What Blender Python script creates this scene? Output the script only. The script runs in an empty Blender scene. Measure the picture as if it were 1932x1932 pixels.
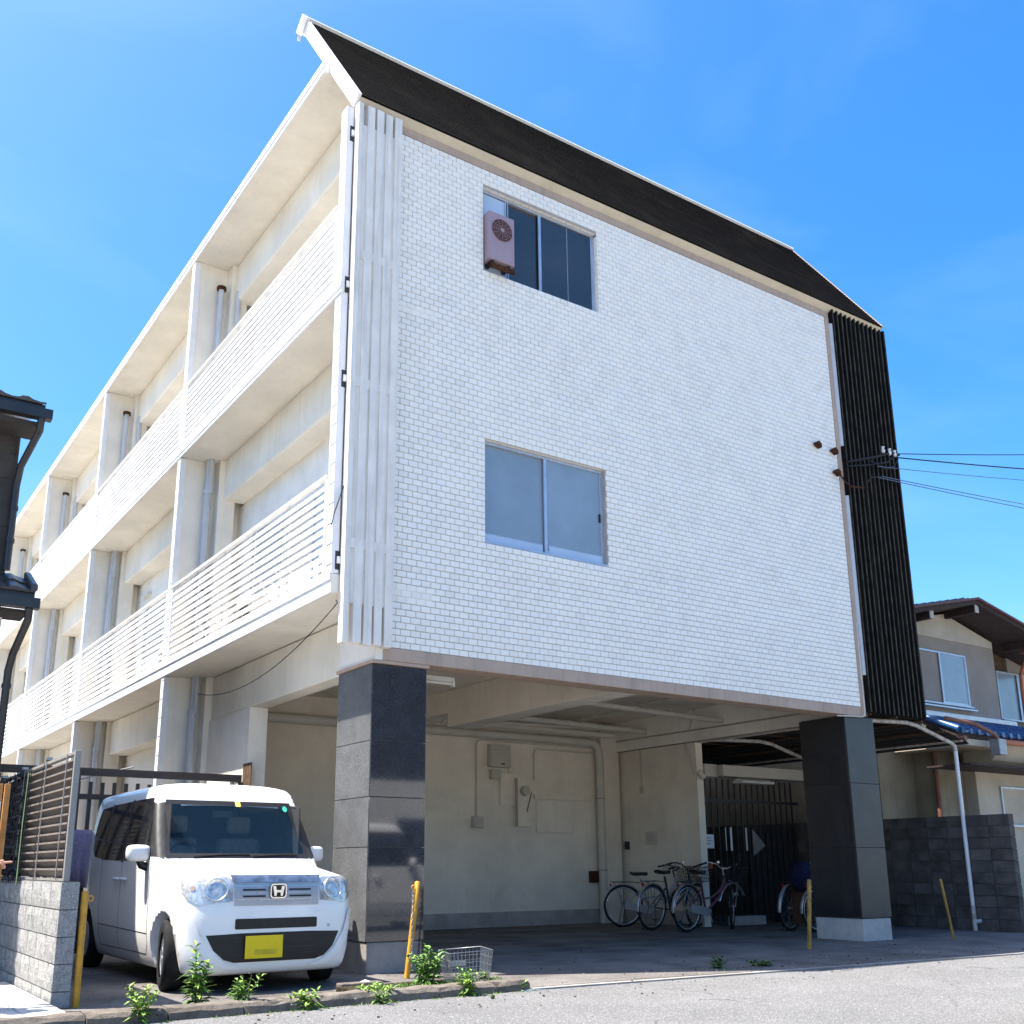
import bpy, bmesh, math, random
import numpy as np
from mathutils import Vector, Matrix
random.seed(7); rnd = random.Random(11)
S = bpy.context.scene
PI = math.pi

# ------------------------------------------------------------------ camera
cam = bpy.data.cameras.new("camera"); camo = bpy.data.objects.new("camera", cam)
S.collection.objects.link(camo); S.camera = camo
YAW, PITCH, ROLL = 0.58732184, 0.25227735, -0.00329053
_cy, _sy, _cp, _sp = math.cos(YAW), math.sin(YAW), math.cos(PITCH), math.sin(PITCH)
fwd = Vector((_sy*_cp, _cy*_cp, _sp)); rgt = Vector((_cy, -_sy, 0)); upv = rgt.cross(fwd)
r2 = rgt*math.cos(ROLL) + upv*math.sin(ROLL); u2 = -rgt*math.sin(ROLL) + upv*math.cos(ROLL)
M = Matrix((r2, u2, -fwd)).transposed().to_4x4(); M.translation = Vector((-5.393, -10.206, 1.10))
camo.matrix_world = M
cam.sensor_width = 36; cam.lens = 36*1937/1932; cam.shift_x = 0.0248; cam.shift_y = 0.0875
cam.clip_start = 0.1; cam.clip_end = 3000

# ------------------------------------------------------------------ light
SUN_TRAVEL = Vector((0.45, -0.21, -1.0)).normalized()
el = math.asin(-SUN_TRAVEL.z); to = -SUN_TRAVEL
W = bpy.data.worlds.new("World"); S.world = W; W.use_nodes = True
nt = W.node_tree; nt.nodes.clear()
sky = nt.nodes.new("ShaderNodeTexSky"); sky.sky_type = 'NISHITA'; sky.sun_disc = False
sky.sun_elevation = el; sky.sun_rotation = math.atan2(to.x, to.y)
sky.air_density = 1.0; sky.dust_density = 1.8; sky.ozone_density = 3.0
bg = nt.nodes.new("ShaderNodeBackground"); bg.inputs[1].default_value = 0.106
wo = nt.nodes.new("ShaderNodeOutputWorld")
hs = nt.nodes.new('ShaderNodeHueSaturation'); hs.inputs['Saturation'].default_value = 1.41
nt.links.new(sky.outputs[0], hs.inputs['Color'])
# thin high haze: faint pale wisps over the whole dome
wt = nt.nodes.new('ShaderNodeTexCoord'); wm = nt.nodes.new('ShaderNodeMapping'); wm.inputs['Scale'].default_value = (1.2, 2.6, 5.0); wm.inputs['Rotation'].default_value = (0.3, 0.2, 0.5)
wn = nt.nodes.new('ShaderNodeTexNoise'); wn.inputs['Scale'].default_value = 1.6; wn.inputs['Detail'].default_value = 7; wn.inputs['Distortion'].default_value = 0.6
wr = nt.nodes.new('ShaderNodeMapRange'); wr.inputs[1].default_value = 0.42; wr.inputs[2].default_value = 0.78; wr.inputs[4].default_value = 0.11
wx = nt.nodes.new('ShaderNodeMix'); wx.data_type = 'RGBA'; wx.inputs[7].default_value = (3.2, 4.2, 5.2, 1)
nt.links.new(wt.outputs['Generated'], wm.inputs[0]); nt.links.new(wm.outputs[0], wn.inputs['Vector']); nt.links.new(wn.outputs[0], wr.inputs[0])
nt.links.new(wr.outputs[0], wx.inputs[0]); nt.links.new(hs.outputs[0], wx.inputs[6]); nt.links.new(wx.outputs[2], bg.inputs[0]); nt.links.new(bg.outputs[0], wo.inputs[0])
sl = bpy.data.lights.new("sun", 'SUN'); sl.energy = 4.4; sl.angle = math.radians(0.53); sl.color = (1.0, 0.94, 0.84)
so = bpy.data.objects.new("sun", sl); S.collection.objects.link(so)
so.rotation_euler = SUN_TRAVEL.to_track_quat('-Z', 'Y').to_euler(); so.location = (-20, 8, 40)
S.view_settings.view_transform = 'Standard'; S.view_settings.look = 'None'
S.view_settings.gamma = 1; S.view_settings.use_curve_mapping = False
S.view_settings.exposure = 1.68
S.cycles.max_bounces = 8; S.cycles.diffuse_bounces = 5; S.cycles.transparent_max_bounces = 12

# ------------------------------------------------------------------ materials
MATS = {}
def mat(name, col, rough=0.7, spec=0.5, var=0.12, vscale=6.0, bump=0.0, bscale=60.0, metal=0.0, coat=0.0,
        streak=0.0, col2=None, sscale=(9, 9, 0.6), alpha=None, speck=0.0, spscale=260.0, objrand=0.0, stain=0.0, staincol=(0.05, 0.045, 0.04)):
    m = bpy.data.materials.new(name); m.use_nodes = True; MATS[name] = m
    N = m.node_tree.nodes; L = m.node_tree.links; b = N["Principled BSDF"]
    tc = N.new("ShaderNodeTexCoord")
    oi0 = N.new("ShaderNodeObjectInfo"); vm0 = N.new("ShaderNodeVectorMath"); vm0.operation = 'MULTIPLY_ADD'; vm0.inputs[1].default_value = (37, 53, 29)
    L.new(oi0.outputs['Random'], vm0.inputs[0]); L.new(tc.outputs['Object'], vm0.inputs[2])
    def noise(scale, detail=5, vec=None, r=0.6):
        n = N.new("ShaderNodeTexNoise"); n.inputs['Scale'].default_value = scale; n.inputs['Detail'].default_value = detail
        n.inputs['Roughness'].default_value = r
        L.new(vec if vec else vm0.outputs[0], n.inputs['Vector']); return n
    def ramp(src, a, b_):
        r = N.new("ShaderNodeMapRange"); r.inputs[1].default_value = a; r.inputs[2].default_value = b_
        L.new(src, r.inputs[0]); return r.outputs[0]
    def mix(fac, c1, c2):
        x = N.new("ShaderNodeMix"); x.data_type = 'RGBA'
        if isinstance(fac, float): x.inputs[0].default_value = fac
        else: L.new(fac, x.inputs[0])
        for i, c in ((6, c1), (7, c2)):
            if isinstance(c, tuple): x.inputs[i].default_value = (*c, 1)
            else: L.new(c, x.inputs[i])
        return x.outputs[2]
    dark = col2 if col2 else tuple(c*(1-var*2.2) for c in col)
    lite = col if col2 else tuple(min(1, c*(1+var*0.5)) for c in col)
    c = mix(ramp(noise(vscale).outputs[0], 0.32, 0.68), dark, lite)
    if speck:
        v = noise(spscale, 2)
        c = mix(ramp(v.outputs[0], 0.56, 0.66), c, tuple(min(1, x+speck) for x in col))
        v2 = noise(spscale*0.8, 2)
        mp = N.new("ShaderNodeMapping"); mp.inputs['Location'].default_value = (5, 3, 1); L.new(tc.outputs['Object'], mp.inputs[0]); L.new(mp.outputs[0], v2.inputs[0])
        c = mix(ramp(v2.outputs[0], 0.58, 0.7), c, tuple(x*0.35 for x in col))
    if streak:
        mp = N.new("ShaderNodeMapping"); mp.inputs['Scale'].default_value = sscale; L.new(vm0.outputs[0], mp.inputs[0])
        s = noise(1.0, 6, mp.outputs[0]); f = ramp(s.outputs[0], 0.5, 0.78)
        mm = N.new("ShaderNodeMath"); mm.operation = 'MULTIPLY'; mm.inputs[1].default_value = streak; L.new(f, mm.inputs[0])
        c = mix(mm.outputs[0], c, staincol)
    if stain:
        s = noise(0.9, 8, None, 0.7); f = ramp(s.outputs[0], 0.52, 0.75)
        mm = N.new("ShaderNodeMath"); mm.operation = 'MULTIPLY'; mm.inputs[1].default_value = stain; L.new(f, mm.inputs[0])
        c = mix(mm.outputs[0], c, staincol)
    if objrand:
        oi = N.new("ShaderNodeObjectInfo"); f = ramp(oi.outputs['Random'], 0.0, 1.0)
        mm = N.new("ShaderNodeMath"); mm.operation = 'MULTIPLY'; mm.inputs[1].default_value = objrand; L.new(f, mm.inputs[0])
        c = mix(mm.outputs[0], c, tuple(x*0.45 for x in col))
    L.new(c, b.inputs['Base Color'])
    rr = N.new("ShaderNodeMapRange"); rr.inputs[3].default_value = max(0.02, rough-0.08*min(1, rough*3)); rr.inputs[4].default_value = min(1, rough+0.1*min(1, rough*3))
    L.new(noise(vscale*2.3, 4).outputs[0], rr.inputs[0]); L.new(rr.outputs[0], b.inputs['Roughness'])
    b.inputs['Specular IOR Level'].default_value = spec; b.inputs['Metallic'].default_value = metal
    b.inputs['Coat Weight'].default_value = coat; b.inputs['Coat Roughness'].default_value = 0.04
    if bump:
        bp = N.new("ShaderNodeBump"); bp.inputs['Strength'].default_value = bump; bp.inputs['Distance'].default_value = 0.02
        L.new(noise(bscale, 6, None, 0.65).outputs[0], bp.inputs['Height']); L.new(bp.outputs[0], b.inputs['Normal'])
    return m
def glassmat(name, tint, f_transp, rough=0.03, spec=0.7):
    m = bpy.data.materials.new(name); m.use_nodes = True; MATS[name] = m
    N = m.node_tree.nodes; L = m.node_tree.links; b = N["Principled BSDF"]; out = N["Material Output"]
    b.inputs['Base Color'].default_value = (*tint, 1); b.inputs['Roughness'].default_value = rough; b.inputs['Specular IOR Level'].default_value = spec
    tr = N.new("ShaderNodeBsdfTransparent"); tr.inputs[0].default_value = (0.82, 0.9, 0.92, 1)
    mx = N.new("ShaderNodeMixShader"); mx.inputs[0].default_value = f_transp
    L.new(b.outputs[0], mx.inputs[1]); L.new(tr.outputs[0], mx.inputs[2]); L.new(mx.outputs[0], out.inputs[0])
    nz = N.new("ShaderNodeTexNoise"); nz.inputs['Scale'].default_value = 1.7; bp = N.new("ShaderNodeBump"); bp.inputs['Strength'].default_value = 0.02
    L.new(nz.outputs[0], bp.inputs['Height']); L.new(bp.outputs[0], b.inputs['Normal'])
    return m

mat('tile_white', (0.90, 0.85, 0.77), 0.22, 0.5, 0.02, 3)
mat('tile_cool', (0.88, 0.84, 0.785), 0.22, 0.5, 0.02, 3)
mat('tile_warm', (0.88, 0.82, 0.75), 0.25, 0.5, 0.02, 3)
mat('tile_grey', (0.86, 0.81, 0.74), 0.25, 0.5, 0.03, 3)
mat('grout', (0.38, 0.355, 0.33), 0.9, 0.2, 0.08, 8)
mat('white_paint', (0.86, 0.83, 0.77), 0.55, 0.4, 0.05, 2.5, bump=0.05, bscale=120, streak=0.10, staincol=(0.36, 0.33, 0.28))
mat('cream_plaster', (0.84, 0.795, 0.71), 0.85, 0.2, 0.06, 1.2, bump=0.25, bscale=160, streak=0.16, staincol=(0.45, 0.38, 0.25), stain=0.15)
mat('garage_plaster', (0.82, 0.745, 0.63), 0.9, 0.2, 0.07, 1.1, bump=0.25, bscale=150, stain=0.22, staincol=(0.25, 0.225, 0.19), streak=0.1)
mat('garage_dado', (0.42, 0.38, 0.36), 0.9, 0.2, 0.12, 3, bump=0.3, bscale=140)
mat('tan_trim', (0.46, 0.35, 0.28), 0.8, 0.3, 0.06, 2.5, bump=0.1, bscale=100, streak=0.35, staincol=(0.13, 0.105, 0.09))
mat('beige_soffit', (0.62, 0.55, 0.43), 0.8, 0.3, 0.06, 2.5, bump=0.1, bscale=100, streak=0.12, staincol=(0.2, 0.16, 0.12))
mat('fin_white', (0.80, 0.75, 0.69), 0.6, 0.35, 0.06, 3, bump=0.12, bscale=90, streak=0.45, sscale=(14, 14, 0.8), staincol=(0.27, 0.25, 0.24))
mat('granite', (0.040, 0.042, 0.050), 0.05, 0.8, 0.15, 4, speck=0.05, spscale=190, coat=1.0)
mat('granite_satin', (0.032, 0.031, 0.033), 0.38, 0.5, 0.15, 3, speck=0.02, spscale=200, stain=0.3, staincol=(0.09,0.088,0.082))
mat('granite_sunlit', (0.108, 0.110, 0.114), 0.5, 0.4, 0.15, 4, speck=0.2, spscale=150, stain=0.25)  # same stone, paler: sunlight on the side faces put into the colour
mat('granite_black', (0.018, 0.019, 0.024), 0.14, 0.6, 0.2, 3, coat=0.3, speck=0.02, spscale=200, objrand=0.2, streak=0.15, staincol=(0.07, 0.07, 0.07))
mat('concrete', (0.33, 0.31, 0.29), 0.9, 0.25, 0.14, 3, bump=0.4, bscale=70, stain=0.45, staincol=(0.12, 0.11, 0.10))
mat('concrete_pale', (0.52, 0.50, 0.47), 0.9, 0.25, 0.1, 5, bump=0.3, bscale=80, stain=0.4, staincol=(0.2, 0.18, 0.16))
mat('shingle_black', (0.007, 0.006, 0.0058), 0.9, 0.1, 0.4, 3, bump=0.5, bscale=120, stain=0.75, streak=0.35, sscale=(0.7, 6, 6), staincol=(0.028, 0.022, 0.017))
mat('corrugated_black', (0.008, 0.0075, 0.007), 0.85, 0.12, 0.3, 6, bump=0.2, bscale=60, streak=0.7, sscale=(16, 16, 0.35), staincol=(0.036, 0.031, 0.023))
mat('rib_weathered', (0.060, 0.054, 0.042), 0.8, 0.15, 0.35, 5, streak=0.8, sscale=(9, 9, 0.45), staincol=(0.018, 0.016, 0.013))
mat('board_dim', (0.22, 0.21, 0.20), 0.9, 0.2)
mat('satin_chrome', (0.50, 0.50, 0.52), 0.22, 0.5, 0.25, 14, metal=0.8)
mat('grille_silver', (0.50, 0.50, 0.52), 0.3, 0.5, 0.05, 5, metal=0.5)
mat('aluminium', (0.50, 0.55, 0.64), 0.35, 0.5, 0.08, 5, metal=0.55)
mat('white_metal', (0.80, 0.80, 0.81), 0.4, 0.5, 0.04, 4, streak=0.08, staincol=(0.4, 0.33, 0.28))
mat('pvc_grey', (0.50, 0.52, 0.56), 0.45, 0.5, 0.06, 3, streak=0.2, staincol=(0.25, 0.22, 0.18))
mat('pvc_cream', (0.60, 0.565, 0.49), 0.5, 0.5, 0.06, 3)
mat('rust', (0.10, 0.038, 0.018), 0.85, 0.2, 0.4, 40, bump=0.4, bscale=90)
mat('rusty_white', (0.60, 0.58, 0.54), 0.6, 0.3, 0.1, 9, bump=0.3, bscale=60, stain=0, streak=0.95, sscale=(9, 9, 5), staincol=(0.16, 0.055, 0.03))
mat('dark_metal', (0.03, 0.03, 0.032), 0.5, 0.4, 0.2, 10)
mat('gate_black', (0.02, 0.02, 0.022), 0.5, 0.4, 0.2, 10)
mat('chrome', (0.80, 0.79, 0.77), 0.28, 0.5, 0.03, 4, metal=1.0)
mat('black_plastic', (0.016, 0.016, 0.018), 0.45, 0.4, 0.15, 10)
mat('rubber', (0.02, 0.02, 0.021), 0.85, 0.2, 0.2, 14, bump=0.2, bscale=100)
mat('car_white', (0.84, 0.83, 0.81), 0.3, 0.5, 0.004, 1.5, coat=0.6)
mat('car_glass_dark', (0.012, 0.014, 0.017), 0.05, 0.6, 0.05, 2, coat=0.4)
mat('car_interior', (0.035, 0.036, 0.04), 0.8, 0.3, 0.15, 8)
mat('car_seat', (0.22, 0.21, 0.20), 0.9, 0.2, 0.1, 20)
mat('dashboard', (0.50, 0.49, 0.46), 0.7, 0.3, 0.1, 8)
mat('lamp_lens', (0.66, 0.66, 0.66), 0.12, 0.6, 0.25, 30, metal=0.35, coat=0.5)
mat('meter_lens', (0.30, 0.30, 0.29), 0.1, 0.5)
mat('amber', (0.6, 0.2, 0.05), 0.3, 0.5)
mat('lamp_amber', (0.55, 0.36, 0.28), 0.15, 0.5, coat=0.8)
mat('plate_yellow', (0.80, 0.58, 0.0), 0.45, 0.5, 0.02, 8)
mat('plate_smudge', (0.62, 0.46, 0.02), 0.5, 0.4, 0.1, 20)
mat('post_yellow', (0.66, 0.33, 0.03), 0.55, 0.4, 0.12, 10, streak=0.7, sscale=(20, 20, 5), staincol=(0.14, 0.06, 0.02), bump=0.15)
mat('post_yellow_dirty', (0.42, 0.25, 0.05), 0.6, 0.4, 0.2, 12, streak=0.9, sscale=(24, 24, 6), staincol=(0.09, 0.05, 0.03), bump=0.15)
mat('asphalt', (0.192, 0.190, 0.190), 0.9, 0.3, 0.10, 0.8, bump=0.9, bscale=130, speck=0.25, spscale=75, stain=0.16, staincol=(0.17, 0.165, 0.16))
mat('apron_concrete', (0.175, 0.16, 0.15), 0.85, 0.3, 0.28, 1.1, bump=0.6, bscale=60, speck=0.035, spscale=60, streak=0.55, sscale=(0.5, 3.4, 1), staincol=(0.24, 0.225, 0.21))
mat('kerb_stone', (0.19, 0.165, 0.14), 0.95, 0.2, 0.22, 9, bump=0.7, bscale=60, stain=0.5, staincol=(0.09, 0.08, 0.065), objrand=0.25)
mat('paving_pale', (0.62, 0.59, 0.55), 0.8, 0.3, 0.08, 4, bump=0.2, objrand=0.15)
mat('block_grey', (0.36, 0.36, 0.355), 0.95, 0.2, 0.16, 12, bump=1.0, bscale=55, speck=0.12, spscale=90, objrand=0.15)
mat('block_dark', (0.165, 0.148, 0.138), 0.95, 0.2, 0.3, 2.2, bump=0.6, bscale=60, stain=0.5, staincol=(0.06, 0.055, 0.05), objrand=0.5)
mat('mortar', (0.17, 0.165, 0.16), 0.95, 0.2)
mat('mortar_dark', (0.12, 0.11, 0.105), 0.95, 0.2)
mat('fence_bronze', (0.105, 0.088, 0.08), 0.5, 0.4, 0.08, 6)
mat('fence_lit_edge', (0.22, 0.19, 0.17), 0.5, 0.4)
mat('fence_grey', (0.26, 0.25, 0.235), 0.5, 0.4, 0.05, 6)
mat('brown_steel', (0.07, 0.055, 0.05), 0.55, 0.4, 0.1, 6)
mat('wood_orange', (0.52, 0.24, 0.07), 0.6, 0.3, 0.15, 12)
mat('wood_brown', (0.13, 0.08, 0.05), 0.8, 0.2, 0.2, 12)
mat('siding_dark', (0.062, 0.056, 0.052), 0.7, 0.3, 0.12, 6, bump=0.2, objrand=0.15)
mat('gutter_black', (0.022, 0.022, 0.025), 0.35, 0.5, 0.1, 6)
mat('rooftile_black', (0.05, 0.052, 0.058), 0.35, 0.5, 0.15, 8, objrand=0.2)
mat('rooftile_blue', (0.03, 0.13, 0.33), 0.3, 0.6, 0.2, 8, objrand=0.45)
mat('stucco_grey', (0.32, 0.28, 0.245), 0.95, 0.2, 0.06, 2, bump=0.7, bscale=120)
mat('stucco_pale', (0.50, 0.45, 0.37), 0.95, 0.2, 0.08, 2, bump=0.4, bscale=100)
mat('stucco_olive', (0.27, 0.235, 0.17), 0.95, 0.2, 0.12, 1.5, bump=0.4, bscale=100, streak=0.4, staincol=(0.10, 0.09, 0.07))
mat('eave_wood', (0.05, 0.033, 0.03), 0.75, 0.3, 0.2, 10)
mat('red_metal', (0.13, 0.045, 0.04), 0.5, 0.4, 0.15, 10)
mat('gutter_orange', (0.45, 0.13, 0.06), 0.5, 0.4, 0.15, 6)
mat('gutter_brown', (0.20, 0.09, 0.06), 0.55, 0.4, 0.15, 6)
mat('canopy_sheet', (0.030, 0.028, 0.028), 0.6, 0.3, 0.2, 4, streak=0.3, staincol=(0.06, 0.05, 0.05))
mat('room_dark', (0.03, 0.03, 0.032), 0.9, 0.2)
mat('curtain', (0.62, 0.60, 0.55), 0.9, 0.2, 0.08, 6)
mat('curtain_shade', (0.20, 0.26, 0.33), 0.9, 0.2, 0.1, 2)
mat('glass_frosted', (0.25, 0.31, 0.37), 0.16, 0.9, 0.08, 1.2)
mat('glass_window', (0.030, 0.034, 0.040), 0.04, 0.9, 0.15, 1.0)
mat('pane_pale', (0.42, 0.46, 0.50), 0.2, 0.5, 0.06, 1.5)
mat('glass_white', (0.45, 0.55, 0.68), 0.2, 0.6, 0.04, 2)
mat('ac_mauve', (0.36, 0.27, 0.31), 0.5, 0.4, 0.05, 4, streak=0.25, staincol=(0.2, 0.12, 0.1))
mat('ac_fan_brown', (0.10, 0.035, 0.03), 0.7, 0.3, 0.2, 10)
mat('ac_ivory', (0.62, 0.60, 0.55), 0.5, 0.4, 0.05, 4)
mat('box_ivory', (0.50, 0.475, 0.41), 0.55, 0.4, 0.04, 4, stain=0.1, staincol=(0.3, 0.25, 0.18))
mat('box_bright', (0.75, 0.73, 0.68), 0.5, 0.4, 0.02)
mat('paper', (0.62, 0.66, 0.72), 0.8, 0.2, 0.03, 8)
mat('paper_faded', (0.58, 0.53, 0.46), 0.9, 0.2, 0.03, 8)
mat('ink', (0.06, 0.07, 0.09), 0.8, 0.2)
mat('towel_purple', (0.36, 0.32, 0.48), 0.95, 0.1, 0.12, 30, bump=0.8, bscale=90)
mat('shadow_dark', (0.03, 0.034, 0.045), 0.9, 0.1, 0.4, 25)
mat('leaf_bright', (0.27, 0.43, 0.06), 0.55, 0.4, 0.25, 9)
mat('leaf_mid', (0.13, 0.28, 0.05), 0.55, 0.4, 0.25, 9)
mat('leaf_dark', (0.035, 0.09, 0.025), 0.55, 0.4, 0.25, 9)
mat('stem', (0.14, 0.18, 0.05), 0.7, 0.2)
mat('moss', (0.10, 0.13, 0.035), 0.95, 0.1, 0.3, 20)
mat('soil', (0.06, 0.047, 0.035), 0.95, 0.1, 0.3, 20, bump=0.8)
mat('saddle', (0.02, 0.018, 0.017), 0.5, 0.4)
mat('frame_purple', (0.11, 0.035, 0.06), 0.3, 0.5, 0.05, 3, coat=0.6)
mat('frame_dark', (0.03, 0.03, 0.035), 0.3, 0.5, 0.05, 3, coat=0.6)
mat('frame_silver', (0.42, 0.43, 0.46), 0.3, 0.5, 0.05, 3, metal=0.6)
mat('rim_silver', (0.6, 0.63, 0.68), 0.25, 0.5, 0.05, 3, metal=0.8)
mat('reflector_red', (0.5, 0.02, 0.02), 0.3, 0.6)
mat('cloth_navy', (0.02, 0.022, 0.06), 0.9, 0.1, 0.2, 20)
mat('board_brown', (0.09, 0.035, 0.015), 0.7, 0.3, 0.2, 8)
mat('tag_orange', (0.55, 0.10, 0.04), 0.6, 0.3)
mat('sticker_yellow', (0.75, 0.65, 0.15), 0.6, 0.3)
mat('sticker_green', (0.05, 0.5, 0.35), 0.6, 0.3)
mat('skin_pink', (0.60, 0.30, 0.22), 0.6, 0.3, 0.05, 9)
mat('galvanised', (0.35, 0.36, 0.38), 0.4, 0.5, 0.1, 9, metal=0.6)
mat('wire_black', (0.015, 0.017, 0.022), 0.6, 0.3)
mat('insulator', (0.7, 0.7, 0.68), 0.2, 0.6)
mat('wire_blue', (0.12, 0.16, 0.24), 0.5, 0.4)
mat('fluorescent', (0.66, 0.66, 0.62), 0.4, 0.4, 0.02)
mat('house_far', (0.78, 0.74, 0.66), 0.9, 0.2, 0.08, 1)
mat('ground_far', (0.36, 0.34, 0.30), 0.95, 0.2, 0.2, 0.5, bump=0.4, bscale=30)
glassmat('car_windshield', (0.02, 0.05, 0.09), 0.74, 0.03, 0.25)
def cracks(name, scale, width, amt, col):
    m = MATS[name]; N = m.node_tree.nodes; L = m.node_tree.links; b = N["Principled BSDF"]
    src = b.inputs['Base Color'].links[0].from_socket
    tc = N.new("ShaderNodeTexCoord"); nz = N.new("ShaderNodeTexNoise"); nz.inputs['Scale'].default_value = 1.6; nz.inputs['Detail'].default_value = 6
    va = N.new("ShaderNodeVectorMath"); va.operation = 'MULTIPLY_ADD'; va.inputs[1].default_value = (0.9, 0.9, 0.9)
    L.new(tc.outputs['Object'], nz.inputs['Vector']); L.new(nz.outputs['Color'], va.inputs[0]); L.new(tc.outputs['Object'], va.inputs[2])
    vo = N.new("ShaderNodeTexVoronoi"); vo.feature = 'DISTANCE_TO_EDGE'; vo.inputs['Scale'].default_value = scale; L.new(va.outputs[0], vo.inputs['Vector'])
    r = N.new("ShaderNodeMapRange"); r.inputs[1].default_value = 0; r.inputs[2].default_value = width; r.inputs[3].default_value = 1; r.inputs[4].default_value = 0; L.new(vo.outputs['Distance'], r.inputs[0])
    n2 = N.new("ShaderNodeTexNoise"); n2.inputs['Scale'].default_value = 0.8; L.new(tc.outputs['Object'], n2.inputs['Vector'])
    r2 = N.new("ShaderNodeMapRange"); r2.inputs[1].default_value = .45; r2.inputs[2].default_value = .6; r2.inputs[4].default_value = amt; L.new(n2.outputs[0], r2.inputs[0])
    mu = N.new("ShaderNodeMath"); mu.operation = 'MULTIPLY'; L.new(r.outputs[0], mu.inputs[0]); L.new(r2.outputs[0], mu.inputs[1])
    x = N.new("ShaderNodeMix"); x.data_type = 'RGBA'; x.inputs[7].default_value = (*col, 1); L.new(mu.outputs[0], x.inputs[0]); L.new(src, x.inputs[6]); L.new(x.outputs[2], b.inputs['Base Color'])
def runs(name, amt, col, sc=(5, 5, .35), lo=.5, hi=.8):
    "rain and soot runs laid out in world space, so that they cross from tile to tile"
    m = MATS[name]; N = m.node_tree.nodes; L = m.node_tree.links; b = N["Principled BSDF"]; src = b.inputs['Base Color'].links[0].from_socket
    g = N.new("ShaderNodeNewGeometry"); mp = N.new("ShaderNodeMapping"); mp.inputs['Scale'].default_value = sc; L.new(g.outputs['Position'], mp.inputs[0])
    n = N.new("ShaderNodeTexNoise"); n.inputs['Scale'].default_value = 1; n.inputs['Detail'].default_value = 6; L.new(mp.outputs[0], n.inputs['Vector'])
    n2 = N.new("ShaderNodeTexNoise"); n2.inputs['Scale'].default_value = .45; n2.inputs['Detail'].default_value = 4; L.new(g.outputs['Position'], n2.inputs['Vector'])
    mu = N.new("ShaderNodeMath"); mu.operation = 'MULTIPLY'; r = N.new("ShaderNodeMapRange"); r.inputs[1].default_value = lo; r.inputs[2].default_value = hi; r.inputs[4].default_value = amt*2
    r2 = N.new("ShaderNodeMapRange"); r2.inputs[1].default_value = .35; r2.inputs[2].default_value = .7
    L.new(n.outputs[0], r.inputs[0]); L.new(n2.outputs[0], r2.inputs[0]); L.new(r.outputs[0], mu.inputs[0]); L.new(r2.outputs[0], mu.inputs[1])
    x = N.new("ShaderNodeMix"); x.data_type = 'RGBA'; x.inputs[7].default_value = (*col, 1); L.new(mu.outputs[0], x.inputs[0]); L.new(src, x.inputs[6]); L.new(x.outputs[2], b.inputs['Base Color'])
cracks('asphalt', 0.34, 0.006, 0.75, (0.06, 0.058, 0.055))
cracks('apron_concrete', 0.45, 0.006, 0.8, (0.03, 0.028, 0.026))
for k in ('tile_white', 'tile_cool', 'tile_warm', 'tile_grey', 'grout'): runs(k, 0.09, (0.50, 0.46, 0.42))
glassmat('basket_panel', (0.30, 0.32, 0.33), 0.72, 0.3)

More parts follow.
